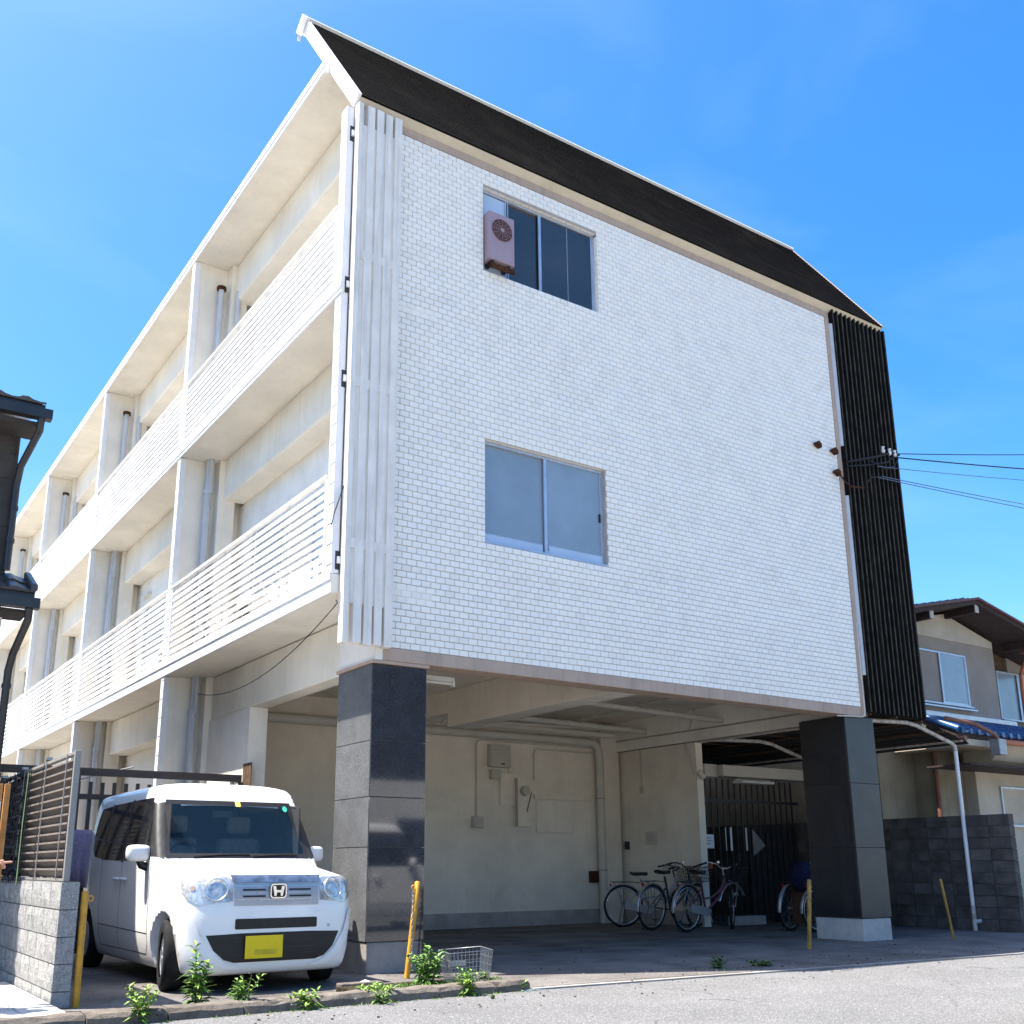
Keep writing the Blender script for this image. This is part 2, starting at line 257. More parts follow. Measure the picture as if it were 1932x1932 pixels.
# ------------------------------------------------------------------ mesh helpers
ORG = {}
def org(o): return ORG.get(o.name, Vector((0, 0, 0)))
class MB:
    def __init__(s): s.v = []; s.f = []; s.m = []; s.sm = []
    def add(s, vs, fs, m=0, sm=False):
        n = len(s.v); s.v += [tuple(p) for p in vs]
        for f in fs: s.f.append(tuple(i+n for i in f)); s.m.append(m); s.sm.append(sm)
        return s
    def box(s, x0, x1, y0, y1, z0, z1, m=0):
        vs = [(x0,y0,z0),(x1,y0,z0),(x1,y1,z0),(x0,y1,z0),(x0,y0,z1),(x1,y0,z1),(x1,y1,z1),(x0,y1,z1)]
        return s.add(vs, [(0,3,2,1),(4,5,6,7),(0,1,5,4),(1,2,6,5),(2,3,7,6),(3,0,4,7)], m)
    def obox(s, c, ax, h, m=0):
        c = Vector(c); a = [Vector(q) for q in ax]
        vs = [c+a[0]*h[0]*i+a[1]*h[1]*j+a[2]*h[2]*k for k in (-1,1) for i, j in ((-1,-1),(1,-1),(1,1),(-1,1))]
        return s.add(vs, [(0,3,2,1),(4,5,6,7),(0,1,5,4),(1,2,6,5),(2,3,7,6),(3,0,4,7)], m)
    def bar(s, p, q, w, h, m=0, up=(0,0,1)):
        p = Vector(p); q = Vector(q); d = (q-p); L = d.length; d.normalize(); u = Vector(up)
        sx = d.cross(u)
        if sx.length < 1e-4: sx = Vector((1,0,0))
        sx.normalize(); uu = sx.cross(d)
        return s.obox((p+q)/2, (sx, d, uu), (w/2, L/2, h/2), m)
    def prism(s, poly, axis, a, b, m=0):
        n = len(poly)
        def P(u, v, t): return {'x': (t,u,v), 'y': (u,t,v), 'z': (u,v,t)}[axis]
        vs = [P(u,v,a) for u,v in poly]+[P(u,v,b) for u,v in poly]
        ar = sum(poly[i][0]*poly[(i+1)%n][1]-poly[(i+1)%n][0]*poly[i][1] for i in range(n))
        flip = (ar > 0) ^ (axis == 'y') ^ (b < a)
        fs = [tuple(range(n)), tuple(range(2*n-1, n-1, -1))] + [(i, (i+1)%n+0, (i+1)%n+n, i+n) for i in range(n)]
        if flip: fs = [tuple(reversed(f)) for f in fs[:2]] + [f for f in fs[2:]]
        else: fs = fs[:2] + [tuple(reversed(f)) for f in fs[2:]]
        return s.add(vs, fs, m)
    def tube(s, pts, r, n=8, m=0, cap=True, sm=True):
        pts = [Vector(p) for p in pts]; rs = r if isinstance(r, (list, tuple)) else [r]*len(pts)
        vs = []; fs = []; prev = None
        for i, p in enumerate(pts):
            t = (pts[min(i+1, len(pts)-1)]-pts[max(i-1, 0)]).normalized()
            if prev is None:
                a = t.orthogonal().normalized()
            else:
                a = (prev - t*prev.dot(t)).normalized()
            prev = a; b = t.cross(a)
            for k in range(n):
                an = 2*PI*k/n; vs.append(p+(a*math.cos(an)+b*math.sin(an))*rs[i])
        for i in range(len(pts)-1):
            for k in range(n):
                fs.append((i*n+k, i*n+(k+1)%n, (i+1)*n+(k+1)%n, (i+1)*n+k))
        s.add(vs, fs, m, sm)
        if cap:
            s.add(vs[:n], [tuple(reversed(range(n)))], m); s.add(vs[-n:], [tuple(range(n))], m)
        return s
    def cyl(s, p, q, r, n=16, m=0, r2=None): return s.tube([p, q], [r, r if r2 is None else r2], n, m)
    def ring(s, c, ax, R, r, n=24, k=6, m=0):
        c = Vector(c); ax = Vector(ax).normalized(); a = ax.orthogonal().normalized(); b = ax.cross(a); vs = []; fs = []
        for i in range(n):
            t = 2*PI*i/n; d = a*math.cos(t)+b*math.sin(t)
            for j in range(k):
                u = 2*PI*j/k; vs.append(c+d*(R+r*math.cos(u))+ax*r*math.sin(u))
        for i in range(n):
            for j in range(k):
                fs.append((i*k+j, ((i+1)%n)*k+j, ((i+1)%n)*k+(j+1)%k, i*k+(j+1)%k))
        return s.add(vs, fs, m, True)
    def disc(s, c, ax, R, n=24, m=0, th=0.01):
        c = Vector(c); ax = Vector(ax).normalized(); return s.cyl(c-ax*th/2, c+ax*th/2, R, n, m)
    def mesh(s, name, mats, off=Vector((0,0,0))):
        me = bpy.data.meshes.new(name)
        me.from_pydata([(x-off.x, y-off.y, z-off.z) for x, y, z in s.v], [], s.f)
        for k in mats: me.materials.append(MATS[k])
        me.polygons.foreach_set('material_index', s.m); me.polygons.foreach_set('use_smooth', s.sm)
        me.update(); return me
    def build(s, name, mats, parent=None, bevel=0.0, **tags):
        if isinstance(mats, str): mats = [mats]
        off = org(parent) if parent else Vector((0,0,0))
        me = s.mesh(name, mats, off); o = bpy.data.objects.new(name, me); S.collection.objects.link(o)
        ORG[o.name] = off.copy()
        if parent: o.parent = parent
        if bevel:
            b = o.modifiers.new('bevel', 'BEVEL'); b.width = bevel; b.segments = 2; b.limit_method = 'ANGLE'; b.harden_normals = False
        tag(o, **tags); return o
def tag(o, label=None, cat=None, group=None, kind=None):
    if label: o['label'] = label
    if cat: o['category'] = cat
    if group: o['group'] = group
    if kind: o['kind'] = kind
    return o
def thing(name, loc, label, cat, group=None):
    o = bpy.data.objects.new(name, None); S.collection.objects.link(o); o.location = loc; o.empty_display_size = 0.2
    ORG[o.name] = Vector(loc); return tag(o, label, cat, group)
def inst(name, me, loc, parent, rot=None):
    o = bpy.data.objects.new(name, me); S.collection.objects.link(o); o.parent = parent
    o.location = Vector(loc)-org(parent) if parent else loc
    ORG[o.name] = Vector(loc)
    if rot: o.rotation_euler = rot
    return o
def copy_tree(o, parent=None):
    c = o.copy(); S.collection.objects.link(c); c.parent = parent; ORG[c.name] = org(o).copy()
    for ch in list(o.children): copy_tree(ch, c)
    return c
def arc(c, r, a0, a1, n, f):
    return [f(c[0]+r*math.cos(a0+(a1-a0)*i/n), c[1]+r*math.sin(a0+(a1-a0)*i/n)) for i in range(n+1)]
# ------------------------------------------------------------------ setting: ground, road, apron, paving, kerb
MB().add([(-300,-300,-0.06),(300,-300,-0.06),(300,300,-0.06),(-300,300,-0.06)], [(0,1,2,3)]).build('ground', 'ground_far', kind='structure')
MB().add([(-60,-11.5,-0.02),(60,-11.5,-0.02),(60,-3.9,-0.02),(8.2,-2.38,-0.02),(0.55,-1.93,-0.02),(-4.2,-1.93,-0.02),(-60,-1.93,-0.02)], [(0,1,2,3,4,5,6)]).build('road', 'asphalt', kind='structure')
ap = MB(); ap.box(-3.47, 0.55, -1.80, 40, -0.3, 0.0); ap.prism([(0.55,-1.9),(8.2,-2.35),(14,-2.62),(14,40),(0.55,40)], 'z', -0.3, 0.0)
ap.build('parking_apron', 'apron_concrete', kind='structure')
# thin worn lip where the apron meets the road
lp = MB(); lp.prism([(0.55,-1.99),(8.2,-2.44),(14,-2.71),(14,-2.62),(8.2,-2.35),(0.55,-1.9)], 'z', -0.05, -0.004)
lp.build('apron_edge', 'concrete', kind='structure')
pv = MB().box(-9, -3.47, -1.80, 6, -0.3, 0.035).build('neighbour_pavement', 'mortar', kind='structure')
pm = MB().box(-0.145, 0.145, -0.145, 0.145, 0, 0.02).mesh('paving_tile', ['paving_pale'])
for i in range(9):
    for j in range(9):
        inst('paving_tile', pm, (-3.63-0.3*i, -1.64+0.3*j, 0.036+rnd.uniform(0, 0.003)), pv)
kb = MB().box(-5.2, 0.5, -1.78, -1.62, -0.1, 0.045).build('kerb', 'soil', kind='structure')
x = -5.2
while x < 0.45:
    L = 0.585 if x < -0.2 else 0.62
    yk = -1.86 - 0.02*(x < -2)
    m = MB(); x1 = min(x+L, 0.56)
    n = 5
    pr = [(-0.13,-0.1),(-0.115,0.035),(-0.085,0.068),(0.08,0.072),(0.10,0.05),(0.10,-0.1)]
    for a in range(n):
        xa = x+(x1-x)*a/n; xb = x+(x1-x)*(a+1)/n
    vs = []; 
    for a in range(n+1):
        xa = x+(x1-x)*a/n; j = rnd.uniform(-.006, .006)
        for (py, pz) in pr: vs.append((xa, yk+py+rnd.uniform(-.009,.009), pz+(rnd.uniform(-.009,.007) if pz > 0 else 0)))
    k = len(pr); fs = [(a*k+b, a*k+(b+1)%k, (a+1)*k+(b+1)%k, (a+1)*k+b) for a in range(n) for b in range(k)]
    fs += [tuple(range(k)), tuple(n*k+b for b in reversed(range(k)))]
    m.add(vs, fs); m.build('kerb_stone', 'kerb_stone', kb); x = x1+0.012
m = MB(); m.box(-1.05, -0.62, -1.30, -1.18, -0.05, 0.075); m.box(-0.60, 0.1, -1.29, -1.2, -0.05, 0.05); m.build('kerb_stone', 'kerb_stone', kb, bevel=0.012)
soil = MB().box(-1.1, 0.45, -1.74, -1.30, -0.05, 0.055).build('planting_strip', 'soil', kind='structure')
mc = thing('manhole_cover', (5.15, -4.45, -0.02), 'round rusty iron manhole cover set in the grey road at the right edge', 'manhole cover')
m = MB(); m.disc((5.15,-4.45,-0.012), (0,0,1), 0.30, 32, 0, 0.012); m.build('cover', ['rust'], mc)
m = MB(); m.ring((5.15,-4.45,-0.012), (0,0,1), 0.315, 0.01, 32, 6); m.build('rim', ['galvanised'], mc)
# ------------------------------------------------------------------ the apartment building
bd = thing('apartment_building', (0, 0, 0), 'white three-storey apartment block with tiled front wall raised on black granite pillars', 'apartment building')
W_, ZB, ZT = 8.53, 3.53, 10.423
OPEN = [(1.365, 3.365, 8.825, 10.15), (1.382, 3.385, 5.03, 6.42)]
# wall behind the tiles, with the two window openings
w = MB(); Y0, Y1 = 0.004, 0.28
xs = [0, 1.375, 3.375, W_]; zs = [ZB, 5.03, 6.42, 8.825, 10.15, ZT]
for i in range(3):
    for j in range(5):
        if i == 1 and j in (1, 3): continue
        w.box(xs[i], xs[i+1], Y0, Y1, zs[j], zs[j+1])
w.build('wall', ['grout'], bd)
# tiles in running bond: the nearest 300 singly, the rest as one part
CP, RP = W_/64, (ZT-ZB)/88
T = []
for r in range(88):
    z0 = ZB+r*RP; off = 0 if r % 2 else -CP/2
    for c in range(65 if r % 2 == 0 else 64):
        x0 = c*CP+off; x1 = x0+CP
        full = x0 >= -1e-6 and x1 <= W_+1e-6
        x0c, x1c = max(0, x0), min(W_, x1)
        segs = [(x0c, x1c)]
        za, zb = z0+0.003, z0+RP-0.003
        out = []
        for (a, b) in segs:
            cut = False
            for (ox0, ox1, oz0, oz1) in OPEN:
                ov = min(zb, oz1)-max(za, oz0)
                if ov > RP*0.45 and b > ox0 and a < ox1:
                    cut = True
                    if a < ox0-0.02: out.append((a, ox0, za, zb))
                    if b > ox1+0.02: out.append((ox1, b, za, zb))
            if not cut: out.append((a, b, za, zb))
        for (a, b, p, q) in out:
            if b-a > 0.02: T.append((a+0.003, b-0.003, p, q, full and b-a > CP-0.01))
camp = camo.matrix_world.translation
def tdist(t): return (Vector(((t[0]+t[1])/2, 0, (t[2]+t[3])/2))-camp).length
full = sorted([t for t in T if t[4]], key=tdist); single = set(full[:300])
TM = ['tile_white', 'tile_cool', 'tile_warm', 'tile_grey']
def tile_geo(mb, x0, x1, y1, z0, z1, m, dy=0.0):
    yf = -0.006-dy; e = 0.0035
    vs = [(x0,y1,z0),(x1,y1,z0),(x1,y1,z1),(x0,y1,z1),(x0+e,yf,z0+e),(x1-e,yf,z0+e),(x1-e,yf,z1-e),(x0+e,yf,z1-e)]
    mb.add(vs, [(4,5,6,7),(0,1,5,4),(1,2,6,5),(2,3,7,6),(3,0,4,7)], m)
hw, hh = (CP-0.006)/2, (RP-0.006)/2
tmesh = []
for k in range(4):
    mb = MB(); tile_geo(mb, -hw, hw, 0.004, -hh, hh, 0); tmesh.append(mb.mesh('tile', [TM[k]]))
def pick(): 
    r = rnd.random(); return 0 if r < .58 else 1 if r < .74 else 2 if r < .88 else 3
fld = MB()
for t in T:
    k = pick()
    if t in single:
        inst('tile', tmesh[k], ((t[0]+t[1])/2, -rnd.uniform(0, .001), (t[2]+t[3])/2), bd, (rnd.uniform(-.004,.004), 0, rnd.uniform(-.004,.004)))
    else: tile_geo(fld, t[0], t[1], 0.004, t[2], t[3], k, rnd.uniform(0, .0012))
# tiles that turn into the window reveals
for (ox0, ox1, oz0, oz1) in OPEN:
    for r in range(88):
        z0 = ZB+r*RP+.003; z1 = z0+RP-.006
        if z0 > oz0-.01 and z1 < oz1+.02:
            for sx, s in ((ox1, 1), (ox0, -1)):
                fld.box(sx-.001*s if s > 0 else sx-.006, sx+.006 if s > 0 else sx+.001, 0.006, 0.057, z0, z1, pick())
    c = ox0
    while c < ox1-.02:
        fld.box(c+.003, min(c+CP-.003, ox1), 0.006, 0.057, oz1-.001, oz1+.006, pick()); c += CP
o = fld.build('tile_field', TM, bd); o['kind'] = 'stuff'
# trims round the tiled wall, the front beam and the raised edge
m = MB(); m.box(0.0, W_+.10, -0.015, 0.28, ZT+.002, 10.532); m.build('head_trim', 'tan_trim', bd)
m = MB(); m.box(W_+.002, W_+.10, -0.02, 0.28, 3.38, 10.42); m.build('corner_trim', 'tan_trim', bd, bevel=.006)
m = MB(); m.box(-0.02, W_-.001, -0.012, 0.30, 3.378, ZB-.003); m.build('front_beam', 'tan_trim', bd, bevel=.008)
m = MB(); m.box(-0.02, -0.001, -.02, .28, ZB-.003, 10.53); m.build('corner_trim', 'tan_trim', bd)
m = MB(); m.tube([(W_+.125,-.015,10.3),(W_+.125,-.015,9.0),(W_+.13,-.015,8.0)], .045, 12); m.tube([(W_+.13,-.015,7.1),(W_+.13,-.015,4.05)], .045, 12)
m.build('downpipe', 'pvc_grey', bd)
m = MB(); m.tube([(7.95,.02,3.35),(8.2,-.03,3.36),(8.5,-.03,3.37)]+arc((8.5,3.45), .08, -PI/2, 0, 4, lambda a,b:(a,-.03,b))+[(8.58,-.03,3.7),(8.58,-.03,4.9)], .012, 8); m.build('conduit', 'pvc_cream', bd)
# clips along the right edge
for z in (10.05, 7.45, 6.35, 5.1, 4.0):
    MB().box(W_+.10, W_+.19, -.02, .05, z, z+.26).build('bracket', 'rust', bd)
# windows of the front wall
def slide_window(x0, x1, z0, z1, y, mats, parent, curtain=None, split=None, left_white=False):
    fr = MB(); t = .035
    fr.box(x0, x1, y-.03, y+.05, z0, z0+t); fr.box(x0, x1, y-.03, y+.05, z1-t, z1); fr.box(x0, x0+t, y-.03, y+.05, z0+t, z1-t); fr.box(x1-t, x1, y-.03, y+.05, z0+t, z1-t)
    f = fr.build('window', 'aluminium', parent)
    xm = (x0+x1)/2 if split is None else split
    MB().box(x0+t, xm+.02, y+.012, y+.018, z0+t, z1-t).build('pane', mats[0], f)
    MB().box(xm-.02, x1-t, y-.012, y-.006, z0+t, z1-t).build('pane', mats[1], f)
    s = MB()
    for xx in (xm-.022,): s.box(xx, xx+.045, y-.028, y-.014, z0+t, z1-t)
    s.box(xm+.03, x1-t, y-.022, y-.013, z0+t, z0+t+.035); s.box(x1-t-.022, x1-t, y-.022, y-.013, z0+t+.035, z1-t)
    s.build('sash', 'aluminium', f)
    MB().box(x0-.005, x1+.02, y-.09, y-.032, z0-.012, z0+.012).build('sill', 'aluminium', f)
    return f
f = slide_window(1.372, 3.362, 8.83, 10.145, .088, ('glass_window', 'glass_window'), bd)
MB().box(1.41, 1.77, .075, .081, 8.87, 10.10).build('pane', 'glass_white', f)
m = MB(); m.box(1.77, 1.79, .06, .0805, 8.87, 10.11); m.box(1.81, 1.825, .06, .0805, 8.87, 10.11); m.build('screen_edge', 'aluminium', f)
MB().box(2.86, 2.875, .070, .0815, 8.87, 10.1).build('curtain_edge', 'curtain_shade', f)
f = slide_window(1.388, 3.382, 5.035, 6.415, .088, ('glass_frosted', 'glass_frosted'), bd)
n = 44
lt = [MB(), MB()]
for k in range(n):
    xa = 1.43+(3.34-1.43)*k/n; xb = xa+(3.34-1.43)/n
    if abs((xa+xb)/2-2.385) < .05: continue
    yb = .111 if xb < 2.38 else .093
    hgt = 5.17+.006*math.cos(k*1.0)
    lt[xb > 2.38].add([(xa,yb-.03,5.07),(xb,yb-.03,5.07),(xb,yb-.03,5.165),((xa+xb)/2,yb-.03,5.19),(xa,yb-.03,5.165)], [(0,1,2,3,4)], 0)
[q.build('lace_trim', 'glass_white', f) for q in lt]
m = MB(); m.box(3.30,3.325,.055,.070,5.66,5.78); m.build('latch', 'black_plastic', f)
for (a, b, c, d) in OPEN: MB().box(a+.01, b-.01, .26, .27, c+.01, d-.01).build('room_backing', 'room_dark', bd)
# dirty runs below the windows: real thin mildew film is left to the tile tones
# rear volumes: floors, flat roof, right wall, inner shell
BACK = 33.0
m = MB()
for z in (4.06, 7.84): m.box(0.62, 8.9, .29, BACK, z, z+.2)
m.box(0.62, 8.9, 1.15, BACK, 11.60, 11.8); m.box(8.78, 8.9, .29, BACK, 3.4, 10.5); m.box(8.78, 8.9, 1.15, BACK, 10.5, 11.6); m.box(0.62, 8.78, BACK-.2, BACK, 0, 11.6)
m.build('floor_structure', 'cream_plaster', bd)
# tilted black roof screen over the front
XL, XR = -0.60, 10.02
o0, o1 = Vector((0, -.126, 10.627)), Vector((0, 1.72, 13.24)); d = (o1-o0).normalized(); nn = Vector((0, d.z, -d.y)); th = .17
i0, i1 = o0+nn*th, o1+nn*th
rs = MB(); rs.prism([(o0.y+nn.y*.02, o0.z+nn.z*.02), (o1.y+nn.y*.02, o1.z+nn.z*.02), (i1.y, i1.z), (i0.y, i0.z)], 'x', XL+.02, XR)
screen = rs.build('roof_screen', 'beige_soffit', bd)
m = MB(); NC = 40; Lh = (o1-o0).length
for k in range(NC):
    a = o0+d*(Lh*k/NC); b = o0+d*(Lh*(k+1)/NC-.004); q = XL+.03
    a1 = a-nn*.011; b1 = b-nn*.001
    m.add([(q,a.y,a.z),(XR,a.y,a.z),(XR,a1.y,a1.z),(q,a1.y,a1.z),(q,b1.y,b1.z),(XR,b1.y,b1.z)], [(0,1,2,3),(3,2,5,4)])
m.prism([(o0.y,o0.z),(o1.y,o1.z),(o1.y+nn.y*.02,o1.z+nn.z*.02),(o0.y+nn.y*.02,o0.z+nn.z*.02)], 'x', XL+.03, XR)
m.build('roof_cladding', 'shingle_black', screen)
m = MB(); e0 = o0-nn*.016; e1 = o1-nn*.016
m.prism([(e0.y,e0.z),(e1.y,e1.z),(i1.y,i1.z),(i0.y,i0.z)], 'x', XL-.02, XL+.028); m.build('verge_board', 'white_metal', screen)
m = MB(); c0 = o1-nn*.035+d*.0; c1 = i1+nn*.05
m.obox(((XL+XR)/2, ((o1+i1)/2+d*.025).y, ((o1+i1)/2+d*.025).z), ((1,0,0), nn, -d), ((XR-XL)/2+.05, th/2+.045, .022)); 
m.obox((XL-.06, ((o1+i1)/2).y, ((o1+i1)/2).z), ((1,0,0), nn, -d), (.035, th/2+.05, .05))
m.build('ridge_cap', 'white_metal', screen)
m = MB(); m.tube([(XL-.05, i1.y+.02, i1.z-.02), (XL-.05, i1.y+.06, i1.z-.12)], .025, 8); m.build('drain_spout', 'pvc_grey', screen)
m = MB(); m.prism([(e0.y,e0.z),(e1.y,e1.z),(i1.y,i1.z),(i0.y,i0.z)], 'x', XR+.001, XR+.03); m.build('verge_board', 'tan_trim', screen)
# supports of the screen behind
m = MB()
for x in (1.2, 4, 6.5, 9): m.bar((x, 1.6, 12.9), (x, 3.4, 11.8), .1, .1)
m.build('screen_support', 'dark_metal', screen)
# black ribbed side screen
m = MB(); px = 8.66; e = 10.22; n = 13; p = (e-px)/n; prof = []
for k in range(n):
    a = px+k*p; prof += [(a, -.03), (a+p*.12, -.075), (a+p*.42, -.075), (a+p*.54, -.03)]
prof.append((e, -.03))
vs = [(x,y,3.455) for x,y in prof]+[(x,y,10.60) for x,y in prof]+[(x,.02,3.455) for x,y in prof]+[(x,.02,10.60) for x,y in prof]; q = len(prof)
fs = [(i,i+1,i+1+q,i+q) for i in range(q-1)]+[(i+1+2*q,i+2*q,i+3*q,i+1+3*q) for i in range(q-1)]
fs += [(i, i+2*q, i+1+2*q, i+1) for i in range(q-1)]+[(i+q, i+1+q, i+1+3*q, i+3*q) for i in range(q-1)]+[(0,q,3*q,2*q),(q-1,2*q-1+q+q,4*q-1,2*q-1)]
fs[-1] = (q-1, 3*q-1, 4*q-1, 2*q-1)
m.add(vs, fs)
for i in range(q-1):
    if i % 4 == 1: m.m[i] = 1
m.build('ribbed_screen', ['corrugated_black', 'rib_weathered'], bd)
m = MB()
for z in (4.0, 5.6, 7.4, 9.0, 10.2): m.box(8.66, 10.2, .022, .07, z, z+.05)
m.box(8.66, 8.72, .022, .07, 3.5, 10.4); m.box(10.14,10.2,.07,.12,3.5,10.4); m.build('screen_frame', 'rust', bd)
# ------------------------------------------------------------------ vertical fins at the corner
for k in range(5):
    x0 = -.60+.1315*k; x1 = x0+(.068 if k == 0 else .100); z0 = 3.50+.012*(k % 2); y0 = -.13 if k != 3 else -.12
    m = MB(); m.box(x0, x1, y0, -.015, z0, 10.52); m.build('fin', 'fin_white', bd, bevel=.004)
m = MB(); m.box(-.598, -.005, -.104, -.018, 3.96, 10.22); m.build('fin_backing', 'fin_white', bd)
for z in (8.3, 6.6, 4.6):
    for k in range(4): MB().box(-.60+.1315*k+.06, -.60+.1315*(k+1)+.001, -.118, -.1045, z, z+.12).build('fin_shading_block', 'fin_white', bd)  # blocks added between the fins to imitate patches of shading
for z in (10.0, 7.85, 6.6, 4.35):
    MB().box(-.655, -.60, -.005, .05, z, z+.22).build('fin_bracket', 'dark_metal', bd)
    MB().box(-.640, -.601, -.03, -.006, z+.07, z+.15).build('bracket_plate', 'white_metal', bd)
m = MB(); m.box(-.60, .6, .17, .26, 4.1, 10.6); m.build('end_wall', 'white_paint', bd)
m = MB(); m.box(-.115, -.022, .0, .92, 3.378, 4.07); m.box(-.0215,.019,.285,.92,3.378,4.07); m.build('corner_infill', 'white_paint', bd)
# ------------------------------------------------------------------ balcony side
P = 6.252; NB = 5
LV = [(0.0, 4.08), (4.31, 7.84), (7.99, 11.60)]
def slab(z0, z1, y0, y1, top=False):
    s = MB(); s.box(-.685, .62, y0, y1, z0+.004, z1-.004); f = s.build('roof_slab' if top else 'balcony_slab', 'cream_plaster', bd)
    n = MB(); n.box(-.705, -.686, y0-.012, y1+.012, z0-.01, z1); n.box(-.722, -.706, y0-.012, y1+.012, z1-.075, z1+.012); n.box(-.716,-.706,y0,y1,z0-.01,z0+.02)
    for kk in range(1, int((y1-y0)/P*2)): n.box(-.7075, -.705, y0+kk*P/2-.004, y0+kk*P/2+.004, z0, z1-.08)
    n.build('edge_flashing', 'white_metal', f); return f
slab(4.08, 4.30, -.0, P*NB+.1); slab(7.84, 7.98, 0, P*NB+.1); slab(11.60, 11.76, .80, P*NB+.1, True)
MB().box(.6, 8.9, 2.2, P*NB+.1, 11.81, 11.86).build('flat_roof', 'concrete', bd)
strips = MB()
edge_mat = 'white_metal'
for k in range(NB+1):
    yk = P*k - (0.05 if k else 0)
    if k:
        for (z0, z1) in LV:
            if z0 == 0: MB().box(-.60, .62, yk, yk+.12, 0, z1).build('party_wall', 'cream_plaster', bd)
            else: MB().box(-.60, .62, yk, yk+.12, z0, z1).build('party_wall', 'cream_plaster', bd)
    for (z0, z1) in LV:
        if k == 0 and z0 == 0: continue
        top = z1-.012 if k else min(z1, 10.50)
        y0, y1 = (0.0, .165) if k == 0 else (yk-.015, yk+.135)
        if k == 0: b0 = z0-.01 if z0 > 5 else 4.305
        else: b0 = z0
        m = MB(); m.box(-.70, -.61 if k == 0 else -.601, y0, y1, b0, top)
        zz = b0+.1
        c = m.build('edge_cladding', edge_mat, bd)
        j = MB()
        while zz < top-.05:
            j.box(-.7015, -.70, y0+.0, y1*1.0 - (y1-y0)*.12, zz, zz+.012); zz += .245 if k == 0 else .30
        tag(j.build('cladding_joint', 'dark_metal', c), kind='stuff')
    # pilaster and downpipes in the bay corner
    if k:
        for li, (z0, z1) in enumerate(LV):
            MB().box(-.09, .20, yk-.26, yk-.001, z0, z1-.002).build('pilaster', 'cream_plaster', bd)
            m = MB(); px_, py_ = -.235, yk-.13
            if li < 2:
                m.tube([(px_,py_,z0),(px_,py_,z1-.62)], .065, 14); m.tube([(px_,py_,z1-.62),(px_,py_,z1-.55)], .078, 14)
                m.tube([(px_+.02,py_-.06,z1-.6),(px_+.02,py_-.06,z1)], .042, 12); m.tube([(px_,py_,z1-.55),(px_-.0,py_,z1)], .055, 12)
            else:
                m.tube([(px_,py_,z0),(px_,py_,z1-.5)], .05, 14); m.tube([(.02,py_-.2,z0),(.02,py_-.2,z1-.55)], .045, 14)
            m.build('downpipe', 'pvc_grey', bd)
            if li == 2: MB().disc((px_,py_,z1-.47), (0,0,1), .085, 12, 0, .06).build('pipe_cowl', 'rust', bd)
            if li == 1: MB().cyl((px_,py_,z0+1.2), (px_,py_,z0+1.23), .072, 14).build('pipe_clip', 'rust', bd)
            if li < 2: m = MB(); m.tube([(.12,yk-.30,z1-.02),(.12,yk-.30,z1-.58),(.08,yk-.33,z1-.62)], .016, 8); m.build('conduit', 'pvc_cream', bd)
